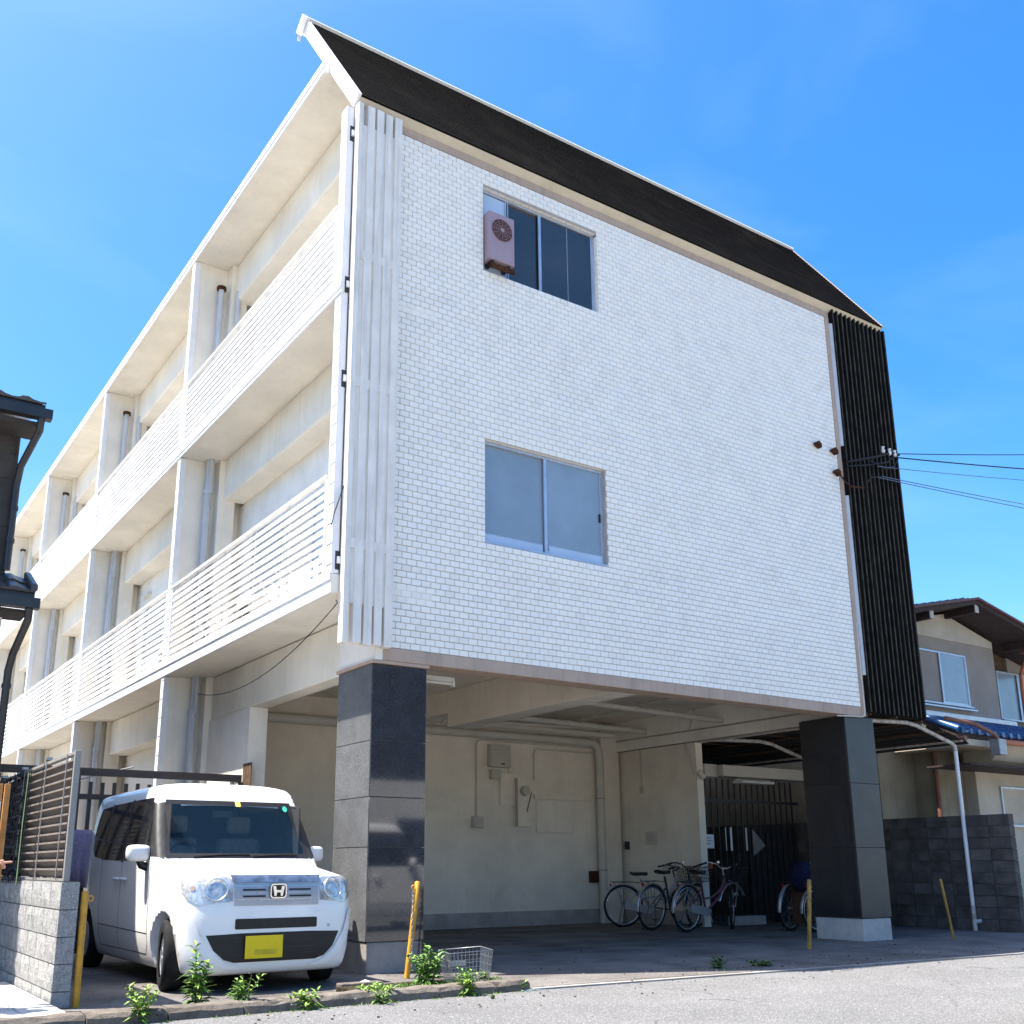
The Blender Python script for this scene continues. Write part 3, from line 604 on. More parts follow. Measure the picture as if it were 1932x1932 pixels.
for b in range(NB):
    ya, yb = P*b+(.17 if b == 0 else .07), P*(b+1)-.05
    for li, (z0, z1) in enumerate(LV):
        if li == 0: continue
        hb = z1-.72
        m = MB(); m.prism([(.0,z1-.002),(.0,hb+.03),(.03,hb),(.36,hb),(.36,z1-.002)], 'y', (ya+.09 if li == 1 else 1.05) if b == 0 else ya, yb-.26); m.build('lintel_beam', 'cream_plaster', bd)
        # wall with a wide sliding window
        wy0, wy1, wz1 = ya+.45, yb-.75, z0+2.25
        m = MB(); m.box(.36, .50, ya, wy0, z0, hb if (b or li == 1) else 10.6); m.box(.36, .50, wy1, yb, z0, hb); m.box(.36, .50, wy0, wy1, wz1, hb+.001)
        m.box(.361, .5, wy0, wy1, z0, z0+.12); m.build('bay_wall', 'white_paint', bd)
        fr = MB(); nP = 4; L = (wy1-wy0)/nP
        for q in range(nP+1): fr.box(.375, .425, wy0+q*L-(.0 if q == 0 else .05 if q == nP else .025), wy0+q*L+(.05 if q == 0 else 0 if q == nP else .025), z0+.12, wz1)
        fr.box(.376, .424, wy0, wy1, z0+.12, z0+.16); fr.box(.376, .424, wy0, wy1, wz1-.045, wz1)
        f = fr.build('window', 'aluminium', bd)
        for q in range(nP): MB().box(.395, .402, wy0+q*L+.026, wy0+(q+1)*L-.026, z0+.16, wz1-.046).build('pane', 'pane_pale' if q % 2 else 'curtain', f)
        # louvred railing
        ry0, ry1 = ya+.06, yb-.10
        rl = MB(); zt = z0+1.20 if li == 1 else z0+1.13; zb = z0+.12
        rl.box(-.70, -.655, ry0-.03, ry0+.02, z0, zt); rl.box(-.70, -.655, ry1-.02, ry1+.03, z0, zt)
        rl.box(-.705, -.63, ry0-.03, ry1+.03, z0+.0, z0+.035)
        r = rl.build('railing', 'white_metal', bd)
        MB().box(-.71, -.645, ry0-.03, ry1+.03, zt, zt+.035).build('top_rail', 'white_metal', r)
        br = MB()
        for q in (1, 2, 3, 4): 
            yy = ry0+(ry1-ry0)*q/5; br.box(-.650, -.640, yy-.02, yy+.02, z0+.035, zt)
        br.build('rail_stay', 'white_metal', r)
        ns = 10
        sm = MB(); sm.obox((0,0,0), ((math.cos(1.38),0,math.sin(1.38)),(0,1,0),(-math.sin(1.38),0,math.cos(1.38))), (.034 if li == 1 else .045,(ry1-ry0)/2-.021,.008))
        me = sm.mesh('slat', ['white_metal'])
        for q in range(ns): inst('slat', me, (-.672, (ry0+ry1)/2, z0+.09+(zt-z0-.11)*(q+.35)/ns), r, (0, rnd.uniform(-.03,.03), 0))
        if b in (0, 1, 2) and li == 1:
            m = MB(); m.tube([(.20, ya+1.3, z0+1.95),(.20, yb-1.9, z0+1.95)], .02, 8)
            m.build('laundry_pole', 'chrome', bd)
        if li == 1 and b == 1:
            m = MB(); m.box(.28, .36, yb-1.2, yb-.7, wz1+.15, wz1+.21); m.tube([(.27,yb-1.18,wz1+.15),(.27,yb-.72,wz1+.15)], .018, 8); m.build('wall_lamp', 'fluorescent', bd)
# ground level bays on the side
for b in range(1, NB):
    ya, yb = P*b+.07, P*(b+1)-.05
    m = MB(); m.box(.36, .5, ya, yb, 0, 3.4); m.build('bay_wall', 'cream_plaster', bd)
    m = MB(); m.box(0, .36, ya, yb-.26, 3.38, 4.076); m.build('side_beam', 'cream_plaster', bd, bevel=.02)
    m = MB(); m.box(.345, .36, ya+1.2, ya+2.9, .9, 2.2); f = m.build('window', 'aluminium', bd); MB().box(.338, .344, ya+1.25, ya+2.85, .95, 2.15).build('pane', 'glass_frosted', f)
# ------------------------------------------------------------------ open ground floor at the front
m = MB(); m.box(.02, .30, .3, 5.72+.2, 3.38, 4.07); m.build('side_beam', 'cream_plaster', bd, bevel=.015)
m = MB(); m.box(.0, .28, 4.15, 5.95, 0, 3.377); m.build('return_wall', 'cream_plaster', bd, bevel=.01)
m = MB(); m.box(-.012, -.001, 3.95, 4.28, 0, 2.55); m.build('door_frame', 'wood_brown', bd)
m = MB(); m.tube([(-.03,4.42,2.30),(-.09,4.42,2.32)], .03, 8); m.tube([(-.10,4.42,2.36),(-.10,4.42,2.22)], .045, 10); m.build('wall_lamp', 'galvanised', bd)
YB = 6.40
m = MB(); m.box(.281, 8.9, YB, YB+.15, 0, 4.06); m.build('garage_back_wall', 'garage_plaster', bd)
m = MB(); m.box(.281, 8.9, YB-.03, YB-.001, 0, .27); m.build('dado', 'garage_dado', bd)
m = MB(); m.box(8.38, 8.85, YB-.16, YB-.031, 0, 3.95); m.build('pilaster', 'garage_plaster', bd)
m = MB(); m.box(8.95, 9.12, 4.1, YB+.15, 0, 3.49); m.build('garage_side_wall', 'garage_plaster', bd)
m = MB(); m.box(8.925, 8.949, 4.10, YB, 0, .27); m.build('dado', 'garage_dado', bd)
m = MB(); m.box(8.80, 9.12, .31, YB+.15, 3.40 , 4.06); m.build('garage_side_beam', 'garage_plaster', bd, bevel=.01)
m = MB(); m.box(8.78, 8.95, .31, YB, 3.60, 3.615); m.build('beam_groove', 'garage_dado', bd)
m = MB(); m.box(.30, 8.8, .30, YB, 4.0, 4.055); m.build('garage_ceiling', 'garage_plaster', bd)
m = MB(); m.box(3.66, 4.08, .31, 4.6, 3.38, 3.998); m.build('cross_beam', 'garage_plaster', bd, bevel=.012)
m = MB(); m.box(3.665, 4.075, 4.6, YB, 3.62, 3.998); m.build('cross_beam', 'garage_plaster', bd)
m = MB(); m.box(8.9, 9.11, .31, 4.1, 3.395, 3.60); m.build('beam_foot', 'garage_plaster', bd)
for (pts, r, mt) in (
    ([(.3,6.28,3.565),(7.9,6.28,3.565)]+arc((8.13,3.335), .23, PI/2, 0, 6, lambda a,b:(a,6.28,b))+[(8.36,6.27,3.2),(8.36,6.27,.0)], .085, 'pvc_cream'),
    ([(4.7,5.3,3.78),(8.8,5.3,3.72)], .055, 'pvc_cream'), ([(5.1,3.2,3.78),(8.8,3.2,3.70)], .05, 'pvc_cream'),
    ([(5.4,2.0,3.82),(8.8,2.0,3.76)], .03, 'pvc_cream'), ([(4.4,6.0,3.72),(8.3,5.8,3.66)], .06, 'pvc_cream'),
    ([(5.4,4.9,3.70),(5.4,4.9,3.98)], .09, 'pvc_cream'), ([(6.9,1.2,3.93),(7.3,5.9,3.86)], .022, 'pvc_cream'),
    ([(5.0,5.9,3.9),(5.0,5.9,3.74),(8.0,5.9,3.78)], .035, 'pvc_cream')):
    MB().tube(pts, r, 12).build('service_pipe', mt, bd)
for z in (2.42, 1.0): MB().cyl((8.36,6.27,z), (8.36,6.27,z+.03), .095, 14).build('pipe_clip', 'garage_dado', bd)
MB().box(8.1, 8.32, 6.3, 6.4, .78, 1.0).build('pipe_patch', 'rust', bd)
def conduit(pts, r=.016): return MB().tube(pts, r, 8).build('conduit', 'pvc_cream', bd)
c = arc((5.50,3.36), .1, PI, PI/2, 5, lambda a,b:(a,6.375,b))
conduit([(5.40,6.375,1.95),(5.40,6.375,3.3)]+c+[(6.0,6.375,3.46),(8.25,6.375,3.46)])
c = arc((6.86,3.26), .1, PI, PI/2, 5, lambda a,b:(a,6.375,b))
conduit([(6.76,6.375,2.75)]+c+[(8.25,6.375,3.36)])
conduit([(6.15,6.375,2.95),(6.15,6.375,2.5)], .01)
conduit([(8.93,6.2,3.42),(8.93,5.85,3.42)]+arc((5.75,3.32), .1, PI/2, PI, 4, lambda a,b:(8.93,a,b))+[(8.93,5.65,3.2),(8.93,5.65,2.66)])
MB().box(8.905, 8.95, 5.61, 5.69, 2.52, 2.66).build('switch_box', 'box_ivory', bd)
conduit([(8.78,3.9,4.0),(8.78,4.05,3.65),(8.93,4.35,3.35),(8.93,4.25,3.1),(8.93,4.16,2.8)], .018)
conduit([(8.775,.6,3.62),(8.775,6.2,3.62)], .010)
m = MB(); m.box(8.86,8.95,6.1,6.16,1.42,1.58); m.build('switch_box', 'dark_metal', bd)
m = MB(); m.tube([(.68,.55,3.30),(1.25,.55,3.30)], .022, 10); m.box(.66,1.27,.53,.57,3.32,3.375); m.box(1.24,1.27,.52,.58,3.26,3.34); m.build('ceiling_lamp', 'fluorescent', bd)
# granite pillars
def pillar(x0, capz, mfront, mside, lean, rows, parent=bd):
    x1, y0, y1 = x0+.704, .03, .92
    core = MB(); core.box(x0+.025, x1-.025, y0+.025, y1-.025, .0, 3.377); p = core.build('pillar', 'mortar_dark', parent)
    MB().box(x0+.012, x1-.012, y0+.012, y1-.012, -.02, .315).build('plinth', 'concrete' if lean else 'concrete_pale', p, bevel=.012)
    for a, b in zip(rows[:-1], rows[1:]):
        za, zb = a+.004, b-.004
        MB().box(x0, x1-.003, y0, y0+.024, za, zb).build('granite_panel', mfront, p, bevel=.002)
        MB().box(x0, x0+.024, y0+.0245, y1, za, zb).build('granite_panel', mside, p, bevel=.002)
        MB().box(x1-.024, x1, y0+.0245, y1, za, zb).build('granite_panel', mside, p, bevel=.002)
        MB().box(x0+.0245, x1-.0245, y1-.024, y1, za, zb).build('granite_panel', mside, p, bevel=.002)
    return p
zs_ = [.32, 1.305, 1.845, 2.465, 3.335]
p = pillar(-.128, 3.38, 'granite', 'granite_sunlit', True, zs_)
m = MB(); m.box(-.15, .60, .0, .95, 3.338, 3.376); m.build('cap_trim', 'tan_trim', p, bevel=.004)
p = pillar(8.145, 3.38, 'granite_satin', 'granite_black', False, [.33, 1.36, 2.33, 3.37])
for z in (1.845+.0, 1.30): pass
# entrance gate zone right of the side wall
m = MB(); m.box(9.121, 9.46, 4.05, 4.2, 2.76, 3.0); m.box(9.46, 12.0, 3.90, 4.2, 2.77, 2.985); m.build('entrance_hood', 'box_ivory', bd, bevel=.006)
m = MB(); m.tube([(8.96,4.06,2.84),(9.06,4.02,2.72)], .055, 12); m.build('junction_box', 'pvc_cream', bd)
lf = MB(); lf.prism([(4.0,2.755),(3.86,2.70),(3.88,2.66),(4.12,2.66),(4.14,2.70)], 'x', 9.95, 10.85); lf.build('entrance_lamp', 'fluorescent', bd)
gt = thing('entrance_gate', (9.12, 4.3, 0), 'tall black barred gate of vertical steel bars beside the bicycles, under the pale hood', 'gate')
for k in range(17): MB().box(9.16+.165*k, 9.185+.165*k, 4.285, 4.31, .05, 2.75).build('bar', 'gate_black', gt)
for z in (.12, 2.3): MB().box(9.12, 12.0, 4.28, 4.315, z, z+.06).build('cross_rail', 'gate_black', gt)
MB().box(10.55, 11.95, 4.33, 4.36, .05, 1.75).build('infill_panel', 'room_dark', gt)
MB().box(9.75, 10.6, 4.1, 4.28, 0, .16).build('gate_step', 'garage_dado', gt)
# backdrop behind the gate, the passage gloom put into its dark colour
ps = thing('passage_backdrop', (9.2, 10.5, 0), 'ribbed backdrop coloured dark to imitate the passage shade behind the black gate', 'wall')
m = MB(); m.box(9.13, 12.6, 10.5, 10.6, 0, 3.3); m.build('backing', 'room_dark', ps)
m = MB(); [m.box(9.2+.2*k, 9.24+.2*k, 10.46, 10.499, 0, 3.2) for k in range(16)]; m.build('rib', 'canopy_sheet', ps)
MB().box(8.96, 9.12, YB+.15, 12, 0, 3.39).build('passage_side_wall', 'garage_dado', bd)
# ------------------------------------------------------------------ things fixed to the building
def ac_unit(name, x0, x1, y0, y1, z0, z1, body, fan, label, face='y', fz=.64, R=.19):
    t = thing(name, ((x0+x1)/2, y1, z0), label, 'air conditioner')
    MB().box(x0, x1, y0, y1, z0, z1).build('casing', body, t, bevel=.012)
    cz = z0+(z1-z0)*fz
    if face == 'y':
        cx = (x0+x1)/2; c = (cx, y0-.002, cz); ax = (0,-1,0); u = Vector((1,0,0))
    else:
        cx = (y0+y1)/2; c = (x0-.002, cx, cz); ax = (-1,0,0); u = Vector((0,1,0))
    MB().disc(c, ax, R, 28, 0, .006).build('fan_opening', fan, t)
    g = MB(); cc = Vector(c)+Vector(ax)*.012
    for r in (R, R*.8, R*.6, R*.4, R*.22): g.ring(cc, ax, r, .0022, 28, 4)
    for k in range(12):
        a = 2*PI*k/12; dd = u*math.cos(a)+Vector((0,0,1))*math.sin(a); g.tube([cc+dd*.03, cc+dd*R], .0022, 4)
    g.build('fan_grille', body, t)
    MB().disc(cc, ax, .028, 14, 0, .008).build('hub', body, t)
    for q in (0, 1):
        m = MB(); a = (x0, x1)[q]+(.05, -.1)[q] if face == 'y' else (y0, y1)[q]+(.06, -.11)[q]
        if face == 'y': m.box(a, a+.05, y0+.03, y1-.02, z0-.05, z0-.001)
        else: m.box(x0+.03, x1-.02, a, a+.05, z0-.05, z0-.001)
        m.build('foot', 'black_plastic', t)
    return t
ac_unit('air_conditioner', 1.385, 1.80, -.12, .09, 8.99, 9.72, 'ac_mauve', 'ac_fan_brown', 'faded mauve outdoor air conditioning unit hung in front of the top floor window', fz=.66, R=.165)
m = MB(); m.box(1.42, 1.80, -.12, -.09, 8.87, 8.938)
o = m.build('support_rail', 'rust', bpy.data.objects['air_conditioner'])
ac_unit('air_conditioner', -.30, -.02, .55, 1.25, 4.40, 4.98, 'ac_ivory', 'dark_metal', 'ivory air conditioning unit with round fan behind the nearest end of the lower balcony railing', 'x', .5, .21)
ac_unit('air_conditioner', -.30, -.02, 7.3, 8.0, 4.40, 4.98, 'ac_ivory', 'dark_metal', 'ivory air conditioning unit on the lower balcony of the second bay from the corner', 'x', .5, .21)
ac_unit('air_conditioner', -.30, -.02, 3.5, 4.15, 4.38, 4.9, 'ac_ivory', 'dark_metal', 'ivory air conditioning unit in the middle of the nearest lower balcony, among folding racks', 'x', .5, .2)
def rack(x, y, label):
    t = thing('drying_rack', (x, y, 4.3), label, 'drying rack')
    for s in (-1, 1):
        m = MB(); m.bar((x+.2*s, y-.3, 4.33), (x-.2*s, y-.25, 4.85), .02, .02); m.bar((x+.2*s, y+.35, 4.33), (x-.2*s, y+.3, 4.85), .02, .02); m.build('leg', 'white_metal', t)
    m = MB()
    for k in range(6): m.bar((x-.22+.09*k, y-.3, 4.855), (x-.22+.09*k, y+.35, 4.855), .012, .012)
    m.bar((x-.24,y-.3,4.86),(x+.26,y-.3,4.86),.015,.015); m.bar((x-.24,y+.35,4.86),(x+.26,y+.35,4.86),.015,.015); m.build('rail', 'white_metal', t)
rack(-.33, 2.35, 'white folding drying rack on the nearest lower balcony beside the corner')
rack(-.33, 5.0, 'white folding drying rack on the nearest lower balcony near the dividing wall')
def wallbox(name, x0, x1, z0, z1, dpt, m, label, cat='meter box', lid=True):
    t = thing(name, ((x0+x1)/2, YB, z0), label, cat)
    MB().box(x0, x1, YB-dpt, YB-.001, z0, z1).build('casing', m, t, bevel=.008)
    if lid: MB().box(x0+.015, x1-.015, YB-dpt-.012, YB-dpt-.001, z0+.015, z1-.015).build('lid', m, t, bevel=.004)
    return t
t = wallbox('meter_box', 5.66, 6.14, 2.95, 3.38, .12, 'box_ivory', 'square ivory meter box highest on the garage back wall')
m = MB(); m.box(5.9, 5.98, YB-.136, YB-.131, 3.0, 3.03); m.box(5.72,5.80,YB-.136,YB-.131,3.28,3.286); m.box(6.0,6.06,YB-.136,YB-.131,3.28,3.286); m.build('nameplate', 'ink', t)
wallbox('switch_box', 5.70, 5.93, 2.72, 2.90, .1, 'box_ivory', 'small ivory switch box just under the ivory meter box', 'switch box')
wallbox('switch_box', 5.29, 5.52, 1.80, 2.01, .1, 'box_ivory', 'small ivory switch box at the foot of the long thin conduit', 'switch box')
wallbox('wall_panel', 5.93, 6.28, 2.24, 2.85, .03, 'garage_plaster', 'flat square cover plate beside the glass-fronted meter on the garage wall', 'cover plate')
t = thing('electric_meter', (6.45, YB, 1.8), 'tall narrow cabinet with a round glass electric meter on the garage back wall', 'electric meter')
MB().box(6.26, 6.62, YB-.09, YB-.001, 1.84, 2.74).build('casing', 'garage_plaster', t, bevel=.006)
MB().box(6.25, 6.30, YB-.115, YB-.09, 1.84, 2.76).build('side_channel', 'garage_dado', t)
m = MB(); m.cyl((6.46, YB-.095, 2.52), (6.46, YB-.19, 2.52), .10, 20, 0, .09); m.build('meter_glass', 'box_ivory', t)
MB().bar((6.64, YB-.10, 2.5), (6.52, YB-.10, 2.12), .012, .012).build('handle', 'rust', t)
wallbox('wall_panel', 6.80, 7.72, 1.73, 2.36, .025, 'garage_plaster', 'wide low blank cover plate painted like the garage wall left of the drain pipe', 'cover plate')
m = MB(); m.box(6.75, 8.2, YB-.05, YB-.001, 2.38, 2.47); tag(m.build('cable_duct', 'garage_plaster'), 'long horizontal cable duct above the wide blank cover plate on the garage wall', 'cable duct')
# notices
def notice(x, y, z, w, h, label, m='paper', ax='y', rot=0.0, lines=True):
    t = thing('notice', (x, y, z), label, 'notice')
    def B(mb, a, b, c, d, off, th):
        if ax == 'y': mb.box(x+a, x+b, y-off-th, y-off, z+c, z+d)
        else: mb.box(x-off-th, x-off, y-b, y-a, z+c, z+d)
        return mb
    B(MB(), -w/2, w/2, -h/2, h/2, 0, .003).build('sheet', m, t)
    if lines:
        mb = MB(); rr = random.Random(5)
        for r, (ww, n) in enumerate(((.5,5),(.72,7),(.5,9))):
            cw = w*ww/n
            for k in range(n):
                a = -w*ww/2+k*cw; zz = h*(.24-.2*r); B(mb, a+cw*.1, a+cw*.45, zz-h*.035, zz+h*.035, .0035, .001); B(mb, a+cw*.5, a+cw*.9, zz-h*.01, zz+h*.015, .0035, .001)
        mb.build('lettering', 'ink' if m == 'paper' else 'garage_dado', t)
    return t
notice(9.33, 4.27, 1.55, .30, .26, 'white paper notice with lines of text on the left end of the black gate')
notice(8.945, 5.45, 1.63, .34, .26, 'faded grey notice on the side wall above the bicycles', 'paper_faded', 'x')
t = thing('sign_board', (10.2, 4.26, 1.45), 'pale triangular end of a sign board showing between the gate bars', 'sign')
MB().prism([(10.56,1.28),(10.92,1.48),(10.56,1.80)], 'y', 4.262, 4.272).build('board', 'board_dim', t)
for i, (x, w) in enumerate(((9.80,.018),(9.93,.05),(10.36,.045))):
    tag(MB().box(x, x+w, 4.262, 4.268, 1.38, 1.82).build('paper_strip', ['paper','paper','paper_faded'][i]), ['thinnest white vertical strip on the black gate beside the notice','bright white vertical strip between the bars of the black gate','dull grey vertical strip on the gate next to the triangular board'][i], 'paper strip')
# ------------------------------------------------------------------ wires and their brackets
def bracket(pts, label):
    t = thing('wire_bracket', pts[0], label, 'bracket'); x, y, z = pts[0]
    m = MB(); m.prism([(x-.07,z+.01),(x-.01,z+.06),(x+.05,z+.02),(x+.05,z-.05)], 'y', -.10, -.008); m.build('plate', 'rust', t)
    if len(pts) > 1: MB().tube(pts[1:], .014, 8).build('arm', 'rust', t)
bracket([(7.98,0,7.86)], 'small rusty plate on the tiles, left of the pair by the ribbed screen')
bracket([(8.40,0,7.84)], 'larger rusty plate at the right edge of the tiles above the curved arm')
bracket([(8.42,0,7.46),(8.45,-.10,7.40),(8.5,-.14,7.28),(8.62,-.16,7.22),(8.9,-.2,7.24)], 'rusty plate with a curved arm at the right edge of the tiles, lowest of three')
wh = thing('wire_rack', (9.4, -.3, 7.9), 'bundle of service cables with white insulators in front of the black ribbed screen', 'cable rack')
m = MB(); m.tube([(8.68,-.10,7.70),(9.1,-.32,7.80),(9.5,-.38,7.95),(9.75,-.36,7.97)], .020, 8); m.tube([(8.68,-.10,7.62),(9.0,-.25,7.66),(9.4,-.36,7.76),(9.6,-.36,7.93)], .014, 8)
m.tube([(9.0,-.3,7.72),(9.3,-.38,7.60),(9.55,-.38,7.72),(9.7,-.37,7.9)], .012, 8); m.tube([(8.9,-.25,7.30),(9.0,-.3,7.42),(9.2,-.36,7.46)], .012, 8); m.build('cable_loop', 'wire_black', wh)
for x in (9.28, 9.46, 9.6): MB().tube([(x,-.38,7.90),(x,-.38,7.94),(x,-.38,7.97),(x,-.38,8.01)], [.02,.035,.02,.03], 10).build('insulator', 'insulator', wh)
def wire(p, q, sag, r, label, m='wire_black'):
    p = Vector(p); q = Vector(q); pts = []
    for i in range(25):
        t = i/24; v = p.lerp(q, t); v.z -= 4*sag*t*(1-t); pts.append(v)
    tag(MB().tube(pts, r, 6).build('overhead_wire', m), label, 'overhead wire', 'service wires running to the building')
# far ends hang on a pole down the street to the right, outside the frame
wire((9.62,-.38,7.96), (26.00,-3.68,11.25), .25, .008, 'highest black overhead wire reaching the ribbed screen')
wire((9.55,-.38,7.88), (26.00,-3.70,10.02), .25, .011, 'second and thickest black overhead wire, just under the highest')
wire((9.1,-.36,7.62), (26.00,-3.47,9.92), .30, .006, 'faint thin pale wire between the black pair and the lowest pair', 'wire_blue')
wire((9.2,-.36,7.46), (26.00,-3.67,7.88), .22, .007, 'upper wire of the lowest pair at the right edge', 'wire_blue')
wire((9.1,-.34,7.43), (26.00,-3.69,7.67), .24, .007, 'lower wire of the lowest pair at the right edge', 'wire_blue')
tag(MB().tube([(-.60,-.05,5.35),(-.70,-.03,5.0),(-.72,-.01,4.86)], .006, 6).build('hanging_cable', 'wire_black'), 'thin black cable hanging off the corner fins by the lower balcony', 'cable')
pts = [Vector((-.60,.05,4.0)), Vector((-.58,.1,4.02))]
p, q = Vector((-.55,.12,4.0)), Vector((-.20,6.0,3.80))
for i in range(21):
    t = i/20; v = p.lerp(q, t); v.z -= 4*.34*t*(1-t); pts.append(v)
tag(MB().tube(pts, .006, 6).build('sagging_cable', 'wire_black'), 'thin sagging cable slung under the lowest balcony to the downpipe', 'cable')
# ------------------------------------------------------------------ chain posts
def chain(mb, pts, r=.0045, L=.03):
    pts = [Vector(p) for p in pts]; k = 0
    for a, b in zip(pts[:-1], pts[1:]):
        d = b-a; n = max(1, int(d.length/L)); u = d.normalized()
        for i in range(n):
            c = a+d*((i+.5)/n); s = u.orthogonal().normalized(); 
            if k % 2: s = u.cross(s)
            w = u.cross(s); k += 1
            hl, hw_ = L*.62, L*.32; ring = []
            for j in range(8):
                an = 2*PI*j/8; ring.append(c+u*hl*math.cos(an)+s*hw_*math.sin(an))
            mb.tube(ring+[ring[0]], r, 4, 0, False)
def post(base, top, r, m, label, chains=None, ringside=-1):
    t = thing('chain_post', base, label, 'post'); b, e = Vector(base), Vector(top)
    MB().tube([b, b.lerp(e,.5), e, e+(e-b).normalized()*.012], [r,r,r,r*.6], 12).build('pole', m, t)
    if ringside: MB().ring(e+Vector((ringside*(r+.018),0,-.05)), (0,1,0), .022, .006, 14, 6).build('eye_ring', m, t)
    if chains:
        mb = MB(); chain(mb, chains); mb.build('chain', 'galvanised', t)
    return t
post((.04,-.56,0), (.13,-.60,.94), .030, 'post_yellow', 'leaning yellow chain post in sunlight in front of the left black pillar', [(.075,-.60,.87),(.07,-.61,.6),(.065,-.61,.35),(.07,-.6,.10)])
mb = MB(); chain(mb, [(.17,-.64,.9),(.15,-.64,.6),(.13,-.64,.3),(.12,-.64,.05)]); tag(mb.build('loose_chain', 'rust'), 'rusty chain hanging down behind the sunlit leaning yellow post', 'chain')
post((6.30,-.47,0), (6.37,-.50,.90), .028, 'post_yellow_dirty', 'dirty upright yellow post standing on the apron left of the right black pillar', None, 0)
post((9.58,-.49,0), (9.36,-.52,.88), .020, 'post_yellow_dirty', 'thin leaning yellow post with a blackened foot before the dark block wall', None, 0)
post((-3.255,-.95,0), (-3.26,-.95,.90), .028, 'post_yellow', 'yellow chain post with an open hook beside the grey block wall and the van', None, 1)
# ------------------------------------------------------------------ left block wall, louvre fence, shadow shapes on the fence
bw = thing('block_wall', (-3.38, -1, 0), 'low rough grey concrete block wall with a louvred fence on it, left of the van', 'wall')
MB().box(-3.445, -3.325, -.975, 9, 0, .985).build('wall_core', 'mortar', bw)
rows = [(0.0,.13),(.13,.34),(.34,.55),(.55,.765),(.765,.985)]
for r, (za, zb) in enumerate(rows):
    y = -.99 - (.20 if r % 2 else 0); first = True
    while y < 4.2:
        y1 = y+.395; ya = max(y, -.99); e = .0045
        m = MB()
        n = 6; vs = []; fs = []
        for i in range(n+1):
            for j in range(4):
                edge = i in (0,n) or j in (0,3)
                vs.append((-3.458-(0 if edge else rnd.uniform(.004,.016)), ya+e+(y1-ya-2*e)*i/n, za+e+(zb-za-2*e)*j/3))
        for i in range(n):
            for j in range(3): fs.append((i*4+j, i*4+j+1, (i+1)*4+j+1, (i+1)*4+j))
        m.add(vs, fs); m.box(-3.457, -3.315, ya+e, y1-e, za+e, zb-e); m.build('block', 'block_grey', bw)
        y = y1+.005
fn = thing('louvre_fence', (-3.40, -.9, .99), 'bronze louvred metal fence with grey end post standing on the low grey block wall', 'fence')
MB().box(-3.435, -3.385, -.915, -.87, .99, 2.075).build('post', 'fence_grey', fn, bevel=.004)
for y in (.35, 1.55, 2.8, 4.1): 
    MB().box(-3.42, -3.375, y, y+.05, .99, 2.10).build('post', 'fence_bronze', fn)
for y in (-.66, .22, 1.3): MB().box(-3.449, -3.44, y, y+.014, 1.0, 2.06).build('slim_rod', 'fence_grey', fn)
NS = 13
ends = [(-.868, .35), (.40, 1.55), (1.60, 2.8), (2.85, 4.1), (4.15, 5.6)]
for (a, b) in ends:
    m = MB(); hl = (b-a)/2
    m.obox((0,0,0), ((math.cos(-.95),0,math.sin(-.95)),(0,1,0),(-math.sin(-.95),0,math.cos(-.95))), (.040, hl, .0045)); m.box(-.036,-.020,-hl,hl,.024,.040,1)
    me = m.mesh('slat', ['fence_bronze', 'fence_lit_edge'])  # second colour paints the sunlit upper edge of each slat
    for k in range(NS): inst('slat', me, (-3.405, (a+b)/2, 1.055+.0755*k), fn)
    MB().box(-3.435, -3.38, a, b, 2.045, 2.07).build('top_rail', 'fence_grey', fn); MB().box(-3.43, -3.385, a, b, .992, 1.012).build('bottom_rail', 'fence_grey', fn)
for y in (.37, 1.57, 2.82): MB().box(-3.425, -3.37, y-.03, y+.05, 2.10, 2.125).build('post_cap', 'galvanised', fn)
nb_ = MB()  # dark mesh and leaf shapes built to imitate a cast shadow
for k in range(140):
    y = .85+rnd.random()*1.3; z = 1.0+rnd.random()*1.05; s = rnd.uniform(.02, .055)
    q = [(-3.475+rnd.uniform(-.02,.015), y+math.cos(a)*s*rnd.uniform(.6,1), z+math.sin(a)*s*rnd.uniform(.6,1.2)) for a in (0,1.2,2.4,3.7,5)]
    nb_.add(q, [(0,1,2,3,4)])
for k in range(14): nb_.tube([(-3.468,.8+k*.1,.95),(-3.468,.84+k*.1,1.5),(-3.468,.8+k*.1,2.05)], .004, 4)
for k in range(11): nb_.tube([(-3.468,.8,.98+k*.1),(-3.468,2.2,.98+k*.1)], .003, 4)
tag(nb_.build('fence_shadow', 'shadow_dark'), 'dark mesh and leaf shapes imitating cast shadow over the far louvred fence', 'shadow_mesh')
tag(MB().tube([(-3.62,.1,.95),(-3.56,.45,1.5),(-3.50,.75,2.0)], .007, 6).build('garden_cane', 'leaf_dark'), 'thin green garden cane leaning on the louvred fence', 'cane')
# orange wooden frame with a pale notice board at the left edge
ob = thing('notice_stand', (-4.0, -.9, 0), 'orange wooden stand with a pale board, cut by the left edge of the picture', 'sign stand')
MB().box(-3.958, -3.915, -.92, -.88, .9, 1.768).build('post', 'wood_orange', ob, bevel=.003)
MB().box(-4.02, -3.977, -.95, -.91, .0, 1.765).build('post', 'wood_orange', ob, bevel=.003)
MB().box(-4.5, -3.985, -.975, -.952, 1.33, 1.62).build('board', 'paper', ob); 
m = MB()
for k in range(4): m.box(-4.06, -4.00, -.978, -.9755, 1.37+.055*k, 1.395+.055*k)
m.build('lettering', 'ink', ob)
hp = thing('person', (-4.35, -1.15, 0), 'pink outstretched finger and dark green sleeve just entering at the left edge', 'person')
